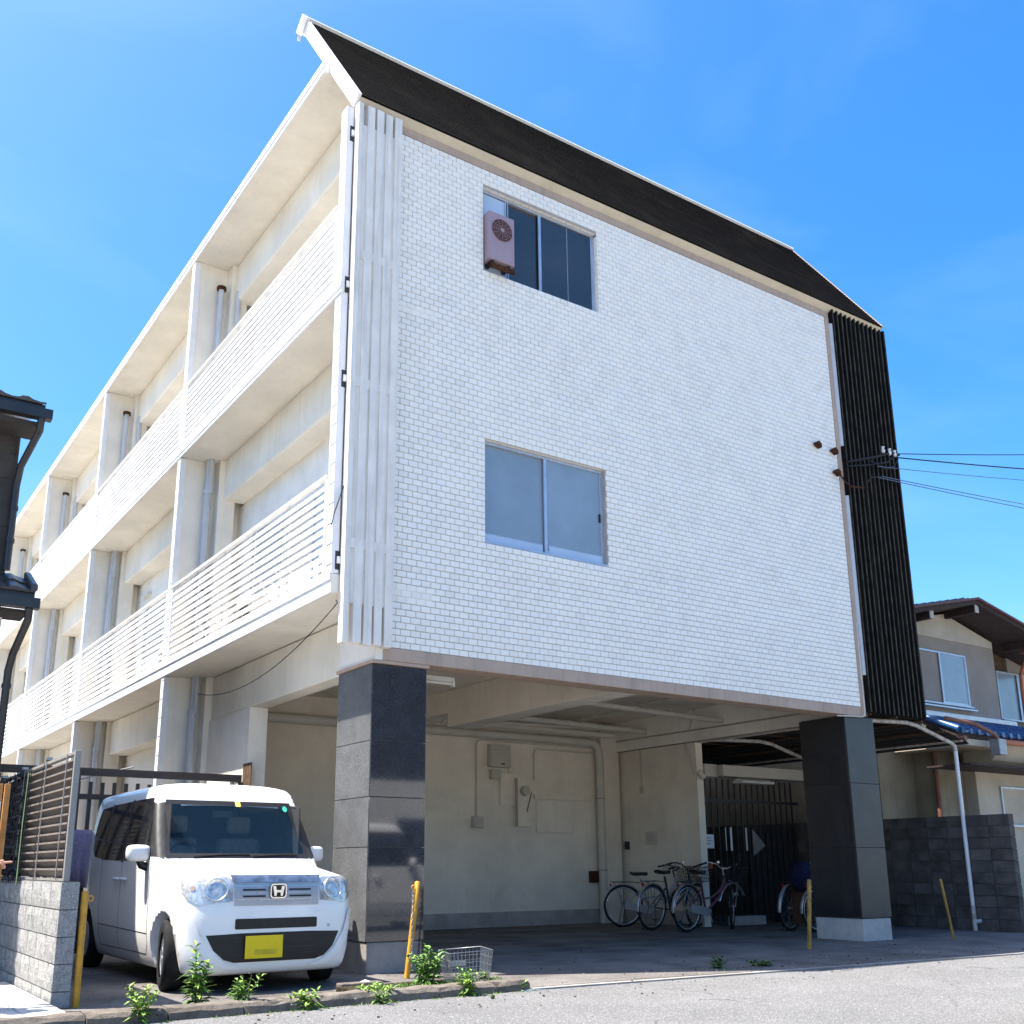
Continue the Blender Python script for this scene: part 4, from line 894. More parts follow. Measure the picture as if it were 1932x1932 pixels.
# the arm at the left edge belongs to a person standing just outside the frame
def skinned(name, pts, edges, radii, mname, parent, sub=2):
    me = bpy.data.meshes.new(name); off = org(parent)
    me.from_pydata([Vector(p)-off for p in pts], edges, []); o = bpy.data.objects.new(name, me); S.collection.objects.link(o)
    o.parent = parent; ORG[o.name] = off.copy(); me.materials.append(MATS[mname])
    sk = o.modifiers.new('skin', 'SKIN')
    for i, v in enumerate(me.skin_vertices[0].data):
        r = radii[i]; v.radius = (r, r) if not isinstance(r, tuple) else r; v.use_root = (i == 0)
    sb = o.modifiers.new('sub', 'SUBSURF'); sb.levels = sub; sb.render_levels = sub
    sk.use_smooth_shade = True
    return o
bx, by = -4.42, -1.1
body = [(bx,by,.90),(bx,by,1.10),(bx,by,1.32),(bx,by,1.44),(bx+.02,by,1.54),(bx+.03,by,1.62),(bx+.02,by,1.70),
        (bx+.02,by-.18,1.38),(bx+.10,by-.22,1.16),(bx+.32,by-.14,1.14),(bx+.40,by-.12,1.14),
        (bx,by+.18,1.38),(bx+.03,by+.24,1.12),(bx+.12,by+.22,.90),(bx+.15,by+.21,.82),
        (bx,by-.10,.84),(bx+.02,by-.10,.48),(bx-.01,by-.10,.09),(bx+.16,by-.10,.04),
        (bx,by+.10,.84),(bx+.02,by+.10,.48),(bx-.01,by+.10,.09),(bx+.16,by+.10,.04)]
eds = [(0,1),(1,2),(2,3),(3,4),(4,5),(5,6),(3,7),(7,8),(8,9),(9,10),(3,11),(11,12),(12,13),(13,14),(0,15),(15,16),(16,17),(17,18),(0,19),(19,20),(20,21),(21,22)]
rad = [.14,.13,.15,.10,.055,.09,.085,.062,.046,.032,.030,.062,.046,.032,.03,.09,.062,.045,.04,.09,.062,.045,.04]
skinned('body', body, eds, rad, 'skin_pink', hp)
hx, hy, hz = bx+.44, by-.12, 1.14
for k, (dy, L, cz) in enumerate(((-.030,.085,.004),(-.010,.05,-.035),(.012,.048,-.04),(.032,.04,-.04))):
    skinned('finger', [(hx,hy+dy*.8,hz),(hx+L*.5,hy+dy,hz+cz*.3),(hx+L*.8,hy+dy,hz+cz),(hx+L*(1.0 if k == 0 else .6),hy+dy,hz+cz*(1.2 if k else 1.0))], [(0,1),(1,2),(2,3)], [.0095,.009,.0085,.007], 'skin_pink', hp, 1)
skinned('thumb', [(hx-.04,hy-.035,hz),(hx-.01,hy-.06,hz+.01),(hx+.02,hy-.065,hz+.015)], [(0,1),(1,2)], [.012,.010,.008], 'skin_pink', hp, 1)
jk = [body[i] for i in (0,1,2,3,7,8,9,11,12,13)]
skinned('jacket', [jk[0],jk[1],jk[2],(jk[3][0],jk[3][1],1.43),jk[4],jk[5],(bx+.30,by-.15,1.135),jk[7],jk[8],(bx+.11,by+.225,.93)], [(0,1),(1,2),(2,3),(3,4),(4,5),(5,6),(3,7),(7,8),(8,9)], [.165,.15,.17,.10,.08,.065,.05,.08,.065,.05], 'leaf_dark', hp)
skinned('trousers', [body[0],body[15],body[16],(bx-.01,by-.10,.12),body[19],body[20],(bx-.01,by+.10,.12)], [(0,1),(1,2),(2,3),(0,4),(4,5),(5,6)], [.155,.10,.08,.07,.10,.08,.07], 'cloth_navy', hp)
m = MB(); m.tube([(bx+.0,by,1.66),(bx-.005,by,1.72),(bx+.005,by,1.79),(bx+.01,by,1.815)], [.10,.108,.085,.03], 16); m.build('hair', 'black_plastic', hp)
# ------------------------------------------------------------------ brown barred fence behind the van, towel
pf = thing('picket_fence', (-1.7, 4, 0), 'brown barred fence with a long top beam behind the white van', 'fence')
MB().box(-3.30, -.13, 3.98, 4.03, 2.265, 2.365).build('top_beam', 'brown_steel', pf)
MB().box(-3.30, -.13, 3.99, 4.02, 1.96, 2.03).build('rail', 'brown_steel', pf)
MB().box(-3.30, -.13, 3.99, 4.02, .15, .2).build('rail', 'brown_steel', pf)
for k in range(21): MB().box(-3.25+.152*k, -3.205+.152*k, 4.021, 4.055, .05, 2.19 if k % 2 else 2.185).build('picket', 'brown_steel', pf)
for x in (-2.37, -.17): MB().box(x, x+.06, 3.97, 4.03, 0, 2.264).build('post', 'brown_steel', pf)
m = MB(); vs = []; fs = []; n = 14
for i in range(n+1):
    x = -2.55+.42*i/n; w_ = .012*math.sin(i*1.9)
    for j, z in enumerate((.85,1.1,1.35,1.52,1.56,1.52,1.2)):
        yy = 3.9+w_*(1.6-z)*2 if j < 4 else (3.93 if j == 4 else 3.965)
        vs.append((x+.01*math.sin(z*9), yy, z+rnd.uniform(-.004,.004)))
for i in range(n):
    for j in range(6): fs.append((i*7+j, i*7+j+1, (i+1)*7+j+1, (i+1)*7+j))
m.add(vs, fs, 0, True)
tag(m.build('towel', 'towel_purple'), 'pale purple towel hung on a low rail behind the van, left of its rear window', 'towel')
for md in (('s','SOLIDIFY'),): 
    q = bpy.data.objects['towel'].modifiers.new(*md); q.thickness = .012
lr = thing('laundry_rail', (-2.35, 3.94, 0), 'thin steel laundry rail carrying the purple towel behind the van', 'rail')
MB().tube([(-3.2,3.945,1.535),(-1.6,3.945,1.535)], .010, 8).build('bar', 'galvanised', lr)
for x in (-3.15, -1.65): MB().tube([(x,3.945,0),(x,3.945,1.535)], .012, 8).build('leg', 'galvanised', lr)
tag(MB().tube([(-2.75,5.1,2.12),(-1.3,5.3,2.52)], .016, 8).build('laundry_pole', 'galvanised'), 'pale slanting laundry pole above the barred fence behind the van', 'pole')
# ------------------------------------------------------------------ left neighbour's dark house
lh = thing('dark_house', (-6.5, 5, 0), 'dark brown panelled house with black gutters at the left edge', 'house')
HX, HY = -3.77, 2.0
MB().box(-10.5, HX, HY+.02, 11, -.5, 6.15).build('wall', 'siding_dark', lh)
me = MB().box(-.292, .292, -.012, .0, -.145, .145).mesh('panel', ['siding_dark'])
for r in range(21):
    for c in range(11):
        xc = HX-.30-.6*c-(.3 if r % 2 else 0)
        z = .16+.30*r
        if (c > 2 and z < 3.2): continue
        if z > 5.9: continue
        inst('wall_panel', me, (xc+.005 if r % 2 == 0 else xc, HY+.018, z), lh)
MB().box(HX-.018, HX+.006, HY-.006, HY+.05, 0, 6.15).build('corner_trim', 'siding_dark', lh)
def roof(parent, x0, x1, ye, ze, yw, zw, m, tiles=True):
    r = MB(); r.prism([(ye,ze-.05),(yw,zw-.05),(yw,zw+.02),(ye,ze+.02)], 'x', x0, x1); rf = r.build('roof', 'gutter_black', parent)
    dv = Vector((0, yw-ye, zw-ze)); L = dv.length; dv.normalize(); nv = Vector((0,-dv.z,dv.y))
    nr = max(2, int(L/.26)); ln = L/nr; tw = .30
    t = MB()
    prof = [(-.15,.0),(-.12,.028),(-.05,.034),(.0,.012),(.08,.0),(.15,.006)]
    vs = []; 
    for s_, lift in ((-.02,.022),(ln,.0)):
        for a, b in prof: 
            p_ = dv*s_+nv*(b+lift); vs.append((a, p_.y, p_.z))
    k = len(prof)
    vs += [(a, (dv*-.02).y+ (nv*.0).y, (dv*-.02).z+(nv*.0).z) for a, b in prof]
    fs = [(i,i+1,i+1+k,i+k) for i in range(k-1)]+[(i+2*k,i+1+2*k,i+1,i) for i in range(k-1)]
    t.add(vs, fs); me = t.mesh('roof_tile', [m])
    n = int((x1-x0)/tw)
    for i in range(n):
        for j in range(nr):
            p_ = Vector((x1-tw*(i+.5), ye, ze))+dv*(ln*j)+nv*.024
            inst('roof_tile', me, p_, rf)
    return rf
rf = roof(lh, -8.6, -3.60, 1.52, 6.20, 3.6, 6.95, 'rooftile_black')
rp = MB().prism([(1.5,6.05),(3.6,6.80),(5.7,6.05),(5.7,6.13),(3.6,6.90),(1.5,6.13)], 'x', -10.5, -3.62).build('roof', 'gutter_black', lh)
rf = roof(lh, -6.9, -3.50, 1.46, 3.91, 2.0, 4.20, 'rooftile_black')
MB().prism([(1.42,3.93),(2.0,4.22),(2.0,4.30),(1.42,4.02)], 'x', -3.56, -3.48).build('verge_tile', 'rooftile_black', lh, bevel=.02)
for (z, y) in ((6.07, 1.42), (3.78, 1.36)):
    m = MB(); x1 = -3.535 if z > 5 else -3.46
    m.prism([(y,z-.05),(y,z+.07),(y+.01,z+.07),(y+.012,z-.035),(y+.105,z-.035),(y+.107,z+.07),(y+.117,z+.07),(y+.117,z-.05)], 'x', -10, x1)
    m.box(x1, x1+.008, y, y+.117, z-.05, z+.07); m.build('gutter', 'gutter_black', lh)
m = MB(); m.box(-10, -3.63, 1.545, 2.0, 5.94, 6.0); m.box(-10, -3.54, 1.545, 2.0, 3.70, 3.74); m.build('eave_soffit', 'siding_dark', lh)
MB().box(-10, HX+.02, 1.9, 1.98, 3.60, 3.70).build('soffit_band', 'white_metal', lh)
for pts in ([(-3.64,1.47,6.02),(-3.64,1.48,5.88),(-3.74,1.90,5.55),(-3.76,1.93,5.3),(-3.76,1.93,4.27)], [(-3.55,1.42,3.73),(-3.55,1.44,3.60),(-3.60,1.88,3.28),(-3.62,1.92,3.1),(-3.64,1.93,.05)]):
    m = MB(); m.tube(pts, .042, 12); m.build('downpipe', 'gutter_black', lh)
for z in (5.0, 4.6, 2.9, 1.9): MB().cyl((-3.76 if z > 4 else -3.62,1.93,z), (-3.76 if z > 4 else -3.62,1.93,z+.05), .052, 12).build('pipe_clip', 'gutter_black', lh)
lh.location = lh.location + Vector((.065, .45, .17))
# ------------------------------------------------------------------ right neighbour
rb = thing('dark_block_wall', (12.0, 1, 0), 'blackened concrete block boundary wall at the right behind the leaning yellow post', 'wall')
MB().box(12.02, 12.12, -.19, 10, 0, 1.93).build('wall_core', 'mortar_dark', rb)
me = MB().box(-.012, .13, -.193, .193, -.093, .093).mesh('block', ['block_dark'])
for r in range(10):
    for c in range(13):
        y = -.01+.395*c
        inst('block', me, (12.0+rnd.uniform(-.002,.003), y+(.0 if r % 2 else .0), .097+.195*r), rb)
m = MB(); 
for r in range(10): m.box(12.0, 12.12, 5.0, 9.9, .004+.195*r, .19+.195*r)
o = m.build('far_blocks', 'block_dark', rb)
rh = thing('tiled_house', (16, 5, 0), 'two-storey grey stucco house with a gabled eave and blue roof tiles at the right', 'house')
def X(x, y): return x
# ground floor
MB().box(14.55, 20.5, 1.85, 9, 0, 3.55).build('wall', 'stucco_pale', rh)
MB().box(12.45, 14.54, 2.6, 9, 0, 3.45).build('wall', 'stucco_olive', rh)
MB().box(13.6, 14.545, 2.1, 2.6, 0, 3.3).build('wall', 'stucco_olive', rh)
# upper floor
MB().prism([(12.9,4.0),(16.02,4.0),(16.02,5.78),(14.3,6.2),(12.9,5.9)], 'y', 2.0, 9).build('wall', 'stucco_grey', rh)
MB().prism([(12.9,5.66),(15.97,5.66),(15.97,5.80),(14.3,6.22),(12.9,5.94)], 'y', 1.97, 2.0).build('gable_panel', 'stucco_pale', rh)
MB().box(16.021, 20, 2.45, 9, 3.9, 6.0).build('wall', 'wood_brown', rh)
MB().box(17.2, 20, 2.38, 2.449, 3.9, 6.0).build('wall', 'stucco_grey', rh)
f = slide_window(13.0, 14.88, 4.27, 5.38, 1.99, ('curtain_shade','glass_frosted'), rh, split=13.95)
MB().box(12.9, 14.95, 1.86, 1.96, 4.19, 4.22).build('sill', 'aluminium', f)
f = slide_window(16.6, 18.3, 4.2, 5.3, 2.34, ('glass_frosted','glass_frosted'), rh)
f = slide_window(15.35, 17.6, 1.86, 2.66, 1.84, ('glass_window','glass_frosted'), rh, split=16.4)
# gable roof
AX, AZ = 14.30, 6.34
for (xa, za, xb, zb) in ((12.0, 5.84, AX, AZ), (AX, AZ, 18.4, 5.46)):
    dx, dz = xb-xa, zb-za
    m = MB(); m.prism([(xa,za-.06),(xb,zb-.06),(xb,zb+.03),(xa,za+.03)], 'y', 1.22, 9); rf = m.build('roof', 'eave_wood', rh)
    m = MB(); m.prism([(xa,za+.03),(xb,zb+.03),(xb,zb+.075),(xa,za+.075)], 'y', 1.16, 9); m.build('roof_edge', 'red_metal', rf)
    L = math.hypot(dx, dz); n = int(L/.28); u = Vector((dx/L,0,dz/L))
    tm = MB(); tm.box(-.135,.135,-.15,.15,0,.045); me = tm.mesh('roof_tile', ['rooftile_black'])
    for i in range(n):
        for j in range(5):
            c = Vector((xa,1.55+.3*j,za+.08))+u*(.28*(i+.5)); inst('roof_tile', me, c, rf, (0, -math.atan2(dz, dx)-.05, 0))
for (x, z) in ((12.75, 5.95), (14.35, 6.28), (16.5, 5.82)):
    MB().box(x-.055, x+.055, 1.28, 2.0, z-.16, z-.01).build('beam_end', 'eave_wood', rh)
    MB().box(x-.06, x+.06, 1.262, 1.279, z-.165, z-.005).build('beam_cap', 'concrete_pale', rh)
MB().tube([(17.3,1.4,5.75),(19.8,1.35,5.83)], .05, 10).build('gutter', 'gutter_brown', rh)
MB().tube([(16.72,1.62,5.62),(16.75,1.70,5.45),(17.0,1.98,5.2),(17.05,2.02,4.9),(17.05,2.02,4.0)], .038, 10).build('downpipe', 'gutter_orange', rh)
MB().box(16.6,16.85,1.5,1.72,5.58,5.75).build('rain_hopper', 'gutter_brown', rh)
# blue tiled lower roof
def blue():
    ye, ze, yw, zw = .98, 3.52, 2.0, 3.98
    rf = MB().prism([(ye,ze-.09),(yw,zw-.09),(yw,zw),(ye,ze)], 'x', 12.7, 20.2).build('lower_roof', 'eave_wood', rh)
    dv = Vector((0,yw-ye,zw-ze)); L = dv.length; dv.normalize(); nv = Vector((0,-dv.z,dv.y)); nr = 5; ln = L/nr
    prof = [(-.135,.0),(-.11,.03),(-.06,.042),(-.01,.026),(.05,.0),(.10,.0),(.135,.01)]; k = len(prof); vs = []
    for s_, lf_ in ((-.02,.026),(ln,.0)):
        for a, b in prof: p_ = dv*s_+nv*(b+lf_); vs.append((a,p_.y,p_.z))
    vs += [(a,(dv*-.02).y,(dv*-.02).z) for a, b in prof]
    t = MB(); t.add(vs, [(i,i+1,i+1+k,i+k) for i in range(k-1)]+[(i+2*k,i+1+2*k,i+1,i) for i in range(k-1)]); me = t.mesh('roof_tile', ['rooftile_blue'])
    for i in range(26):
        for j in range(nr):
            inst('roof_tile', me, Vector((12.86+.27*i, ye, ze))+dv*(ln*j)+nv*.006, rf)
    cm = MB().cyl((0,-.03,0),(0,.03,0), .055, 12).mesh('eave_disc', ['rooftile_blue'])
    for i in range(26): inst('eave_disc', cm, (12.79+.27*i, ye-.03, ze+.035), rf)
    MB().tube([(12.72,.96,3.58),(12.72,1.5,3.82),(12.74,2.0,4.04)], .07, 10).build('verge_roll', 'rooftile_blue', rf)
    MB().prism([(1.86,3.99),(2.0,4.03),(2.0,4.12),(1.88,4.08)], 'x', 12.7, 16.4).build('flashing', 'white_paint', rf)
    MB().prism([(1.2,3.69),(1.5,3.82),(1.5,3.835),(1.2,3.705)], 'x', 16.0, 18.2).build('flashing', 'aluminium', rf)
blue()
MB().tube([(14.0,.86,3.40),(20,.86,3.42)], .055, 10).build('gutter', 'gutter_orange', rh)
MB().tube([(12.3,.95,3.75),(12.9,.75,3.66),(13.45,.7,3.50),(13.6,.72,3.38)], .04, 10).build('gutter', 'gutter_brown', rh)
MB().box(13.5,13.75,.66,.86,3.12,3.42).build('rain_hopper', 'galvanised', rh, bevel=.01)
m = MB(); m.prism([(.95,3.43),(1.85,3.43),(1.85,2.95),(1.5,2.97),(1.25,3.1)], 'x', 14.2, 20.2); m.build('eave_soffit', 'stucco_pale', rh)
MB().box(13.0, 14.2, 1.0, 2.6, 3.30, 3.42).build('eave_board', 'stucco_pale', rh)
MB().box(13.0, 20.2, .98, 1.9, 2.93, 2.965).build('ledge', 'eave_wood', rh)
MB().tube([(13.55,2.07,.1),(13.55,2.07,3.3)], .05, 10).build('downpipe', 'gutter_brown', rh)
# lean-to canopy in the passage
cn = thing('canopy', (10.5, 1, 0), 'rusty arched lean-to canopy on white steel posts between the pillar and the right-hand house', 'canopy')
def frame(y, first):
    pts = [(8.95,y,3.44),(9.7,y,3.47),(10.55,y,3.50),(10.85,y,3.47),(11.85,y,3.22),(11.93,y,3.17),(11.94,y,3.08)]
    MB().tube(pts, .038, 10).build('rafter', 'rusty_white', cn)
    MB().tube([(11.94,y,3.08),(11.93,y,1.5),(11.925,y,.0)], .036, 10).build('post', 'white_metal' if first else 'pvc_grey', cn)
    if first: MB().tube([(11.925,y,.0),(11.925,y,.42)], .0385, 10).build('rust_sleeve', 'rusty_white', cn)
for i, y in enumerate((.60, 3.9, 7.2)): frame(y, i == 0)
MB().disc((11.0,.57,3.49),(0,1,0),.06,12,0,.05).build('pipe_joint','rusty_white',cn)
MB().tube([(11.93,.58,.14),(12.0,.52,.16)], .035, 8).build('pipe_elbow', 'pvc_grey', cn)
m = MB(); n = 40; vs = []
for i in range(n+1):
    x = 8.9+(12.15-8.9)*i/n; z = 3.56+(0 if x < 10.7 else -(x-10.7)*.24); zz = z+(.012 if i % 2 else 0)
    vs += [(x,.45,zz),(x,9.9,zz)]
m.add(vs, [(2*i,2*i+1,2*i+3,2*i+2) for i in range(n)]); m.add([(a,b,c+.008) for a,b,c in vs], [(2*i,2*i+2,2*i+3,2*i+1) for i in range(n)]); m.build('roof_sheet', 'canopy_sheet', cn)
for x, z in ((9.4,3.52),(10.1,3.52),(10.8,3.50),(11.4,3.37),(11.95,3.24)): MB().box(x-.02,x+.02,.45,9.9,z,z+.035).build('purlin', 'wood_brown' if x < 11.9 else 'rusty_white', cn)
for y in (1.5,2.4,3.2,4.8,5.7,6.6): MB().box(9.0,12.0,y,y+.03,3.505,3.515).build('batten', 'wood_brown', cn)
MB().tube([(11.99,.4,3.30),(11.99,9.9,3.28)], .05, 8).build('gutter', 'gutter_brown', cn)
# ------------------------------------------------------------------ across the street (seen mirrored in the granite and glass)
oh = thing('opposite_house', (7, -15, 0), 'pale house across the street with a dark upper storey, mirrored in the granite', 'house')
MB().box(1, 14, -20, -15, 0, 3.4).build('wall', 'house_far', oh)
MB().box(1.5, 13.5, -20, -15.05, 3.4, 6.4).build('upper_wall', 'siding_dark', oh)
for x in (2.2, 5.0, 8.4, 11.3):
    f = MB().box(x, x+1.5, -14.99, -14.95, .9, 2.4).build('window', 'aluminium', oh); MB().box(x+.05, x+1.45, -14.949, -14.945, .95, 2.35).build('pane', 'glass_window', f)
MB().box(.6, 14.4, -20.4, -14.4, 6.4, 6.6).build('roof', 'rooftile_black', oh)
MB().box(-60, 60, -11.9, -11.5, -.3, .1).build('far_kerb', 'concrete', kind='structure')
# ------------------------------------------------------------------ weeds, grass, small stuff by the kerb
def leaf(mb, base, dr, L, w, droop, m=0):
    base = Vector(base); dr = Vector(dr).normalized(); side = dr.cross(Vector((0,0,1)))
    if side.length < .1: side = Vector((1,0,0))
    side.normalize(); up_ = side.cross(dr)
    p0 = base; p1 = base+dr*L*.45+Vector((0,0,-droop*L*.15)); p2 = base+dr*L+Vector((0,0,-droop*L*.6))
    mb.add([p0, p1+side*w+up_*w*.3, p2, p1-side*w+up_*w*.3, p1-up_*w*.2], [(0,1,4),(1,2,4),(4,2,3),(0,4,3)], m)
def weed(x, y, z, h, n, spread, label, mats=('leaf_bright','leaf_mid','leaf_dark'), lw=.015, ll=.115, name='weed'):
    t = thing(name, (x, y, z), label, 'weed', 'weeds along the kerb'); st = MB(); lf = MB()
    for s in range(n):
        a = rnd.uniform(0, 2*PI); sp = rnd.uniform(.1, 1)*spread; hh_ = h*rnd.uniform(.55, 1)
        bx_, by_ = x+rnd.uniform(-.3,.3)*spread, y+rnd.uniform(-.3,.3)*spread
        pts = [Vector((bx_,by_,z-.01)), Vector((bx_+math.cos(a)*sp*.4, by_+math.sin(a)*sp*.4, z+hh_*.5)), Vector((bx_+math.cos(a)*sp, by_+math.sin(a)*sp, z+hh_))]
        st.tube(pts, [.005,.004,.002], 5)
        k = int(12+hh_*44)
        for i in range(k):
            u = (i+1)/k; p = pts[0].lerp(pts[1], u*2) if u < .5 else pts[1].lerp(pts[2], u*2-1)
            b = i*2.4+rnd.uniform(-.3,.3); e = .15+.9*u
            leaf(lf, p, (math.cos(b), math.sin(b), e), ll*rnd.uniform(.6,1.15)*(1.15-.5*u), lw*rnd.uniform(.7,1.2), rnd.uniform(.3,1.3), rnd.choice((0,0,1,1,2)))
    st.build('stem', 'stem', t); lf.build('leaf', list(mats), t); return t
weed(-2.46, -1.62, .0, .50, 6, .10, 'tallest spiky green weed, right beside the front wheel of the van', ll=.19, lw=.019)
weed(-2.20, -1.74, .0, .27, 10, .17, 'bushy low weed to the right of the tallest weed by the van')
weed(-3.02, -1.98, -.02, .27, 9, .14, 'bright green weed growing on the kerb left of the tallest one', ('leaf_bright','leaf_bright','leaf_mid'))
weed(-1.70, -1.98, -.02, .14, 9, .15, 'small yellow-green weed on the kerb under the number plate', ('leaf_bright','leaf_bright','leaf_mid'))
weed(-.27, -1.50, .04, .33, 13, .22, 'dense dark green weed at the foot of the sunlit leaning yellow post', ('leaf_mid','leaf_mid','leaf_bright'), .021, .12)
weed(-.12, -1.95, -.02, .23, 10, .12, 'bright weed over the kerb edge in front of the wire basket', ('leaf_bright','leaf_mid','leaf_mid'))
weed(-1.00, -1.94, -.02, .13, 12, .2, 'low creeping weed at the left end of the long kerb by the pillar', ('leaf_bright','leaf_mid','leaf_mid'))
weed(.48, -1.92, -.02, .07, 6, .08, 'tiny weed at the right end of the kerb', ('leaf_bright','leaf_bright','leaf_mid'))
weed(.0+.28, -1.62, .04, .08, 4, .05, 'small sprig on the kerb top between the basket and the kerb end')
weed(3.35, -1.62, .0, .12, 6, .10, 'dark grass tuft in the shade at the road edge before the bicycles', ('leaf_mid','leaf_dark','leaf_dark'))
weed(4.0, -1.72, .0, .05, 7, .22, 'low dark strip of green along the shaded road edge', ('leaf_mid','leaf_dark','leaf_dark'))
for (x, y, h, lb) in ((-1.95,-1.35,.24,'thin pale stalk standing in front of the bumper'), (-2.08,-1.45,.14,'short thin stalk beside the bushy low weed')):
    t = thing('weed', (x,y,0), lb, 'weed', 'weeds along the kerb'); MB().tube([(x,y,0),(x+.01,y,h*.5),(x+.03,y,h)], [.004,.003,.001], 5).build('stem', 'stem', t)
    l_ = MB(); [leaf(l_, (x+.01,y,h*(.3+.1*i)), (math.cos(i*2.4),math.sin(i*2.4),.7), .035, .004, .5) for i in range(7)]; l_.build('leaf', ['leaf_mid'], t)
g = MB()
def tuft(x, y, z, n, h, r):
    for _ in range(n):
        a = rnd.uniform(0, 2*PI); d_ = rnd.random()*r; px_, py_ = x+math.cos(a)*d_, y+math.sin(a)*d_
        leaf(g, (px_,py_,z-.005), (rnd.uniform(-.6,.6), rnd.uniform(-.6,.6), 1), h*rnd.uniform(.4,1.1), .004, rnd.uniform(0,1), rnd.choice((0,1,1,2)))
for _ in range(60): tuft(rnd.uniform(-2.9,-.9), rnd.uniform(-1.72,-1.35), 0, 14, .05, .06)
for _ in range(70): tuft(rnd.uniform(-1.0,.45), rnd.uniform(-1.74,-1.5), .05, 20, .055, .07)
for _ in range(80): tuft(rnd.uniform(-3.6,.6), -2.0+rnd.uniform(-.03,.02), -.02, 14, .03, .06)
for _ in range(14): tuft(rnd.uniform(1,8), -1.75-rnd.uniform(0,.35), 0, 8, .03, .08)
for _ in range(12): tuft(rnd.uniform(8.2,11.5), rnd.uniform(-1.4,0.5), 0, 8, .03, .1)
o = g.build('grass', ['leaf_bright','leaf_mid','moss']); tag(o, kind='stuff', label='short weeds and grass along the kerb strip', cat='grass')
db = MB()
for _ in range(420):
    x, y = rnd.uniform(-3.3,9), 0; y = rnd.uniform(-2.9,-1.4) if rnd.random() < .75 else rnd.uniform(-1.4,1.2); z = -.02 if y < -1.95-.05*max(0,x) else .0
    if -3.4 < x < .6 and -2.05 < y < -1.3: z = .03
    r = rnd.uniform(.003,.011); a = rnd.uniform(0, PI)
    db.obox((x,y,z+r*.4), ((math.cos(a),math.sin(a),.1),(-math.sin(a),math.cos(a),0),(0,.1,1)), (r,r*.7,r*.5), rnd.choice((0,0,1,2)))
for _ in range(260):
    x, y = rnd.uniform(-5,12), rnd.uniform(-8,-2.6); r = rnd.uniform(.002,.006)
    db.obox((x,y,-.02+r*.4), ((1,0,0),(0,1,0),(0,0,1)), (r,r*.8,r*.5), rnd.choice((0,3,3)))
o = db.build('grit', ['concrete','soil','wood_brown','concrete_pale']); tag(o, kind='stuff', label='scattered grit and crumbs on the road edge', cat='grit')
s_ = MB(); vs = []; fs = []; 
for i in range(9):
    for j in range(12):
        a, b = PI*i/8, 2*PI*j/12; vs.append((-.08+.02*math.sin(a)*math.cos(b), -2.30+.02*math.sin(a)*math.sin(b), -.001+.02*math.cos(a)))
for i in range(8):
    for j in range(12): fs.append((i*12+j, i*12+(j+1)%12, (i+1)*12+(j+1)%12, (i+1)*12+j))
s_.add(vs, fs, 0, True); tag(s_.build('fallen_fruit', 'moss'), 'small round olive-green fruit lying on the road before the kerb', 'fruit')
# wire basket standing on the kerb strip
bk = thing('wire_basket', (.06, -1.55, .05), 'empty grey wire bicycle basket left on the kerb strip beside the weeds', 'basket')
def basket(parent, c, sx, sy, h, m, flare=1.18, n=9, r=.0018, panels=False):
    c = Vector(c); t = MB(); q = [(-1,-1),(1,-1),(1,1),(-1,1)]
    def ring(z, s, rr): 
        p = [c+Vector((a*sx/2*s,b*sy/2*s,z)) for a,b in q]; t.tube(p+[p[0]], rr, 5)
    for k in range(5): ring(h*k/4, 1+(flare-1)*k/4, .0045 if k == 4 else r)
    for (a0,b0),(a1,b1) in zip(q, q[1:]+q[:1]):
        for i in range(n):
            u = i/n; a, b = a0+(a1-a0)*u, b0+(b1-b0)*u
            t.tube([c+Vector((a*sx/2,b*sy/2,0)), c+Vector((a*sx/2*flare,b*sy/2*flare,h))], r, 4)
    for i in range(1, 6):
        u = -1+2*i/6; t.tube([c+Vector((u*sx/2,-sy/2,0)), c+Vector((u*sx/2,sy/2,0))], r, 4); t.tube([c+Vector((-sx/2,u*sy/2,0)), c+Vector((sx/2,u*sy/2,0))], r, 4)
    return t.build('wire_mesh', m, parent)
basket(bk, (.12,-1.55,.06), .36, .27, .27, 'galvanised', 1.2, 11, .0022); bk.rotation_euler = (0.03, -.05, -.22)
m = MB(); m.box(-.0,.17,-1.40,-1.395,.17,.22); m.build('label_plate', 'box_ivory', bk)
MB().tube([(-.85,-1.2,.02),(-.78,-1.24,.055),(-.70,-1.2,.03)], .04, 8).build('stone', 'concrete_pale', tag(thing('stone_chip', (-.8,-1.2,0), 'white broken stone at the foot of the left pillar', 'stone')))
tag(MB().box(.45, .75, -2.0, -1.96, -.02, -.012).build('paper_scrap', 'paper'), 'flat pale scrap of litter at the road edge by the kerb end', 'litter')
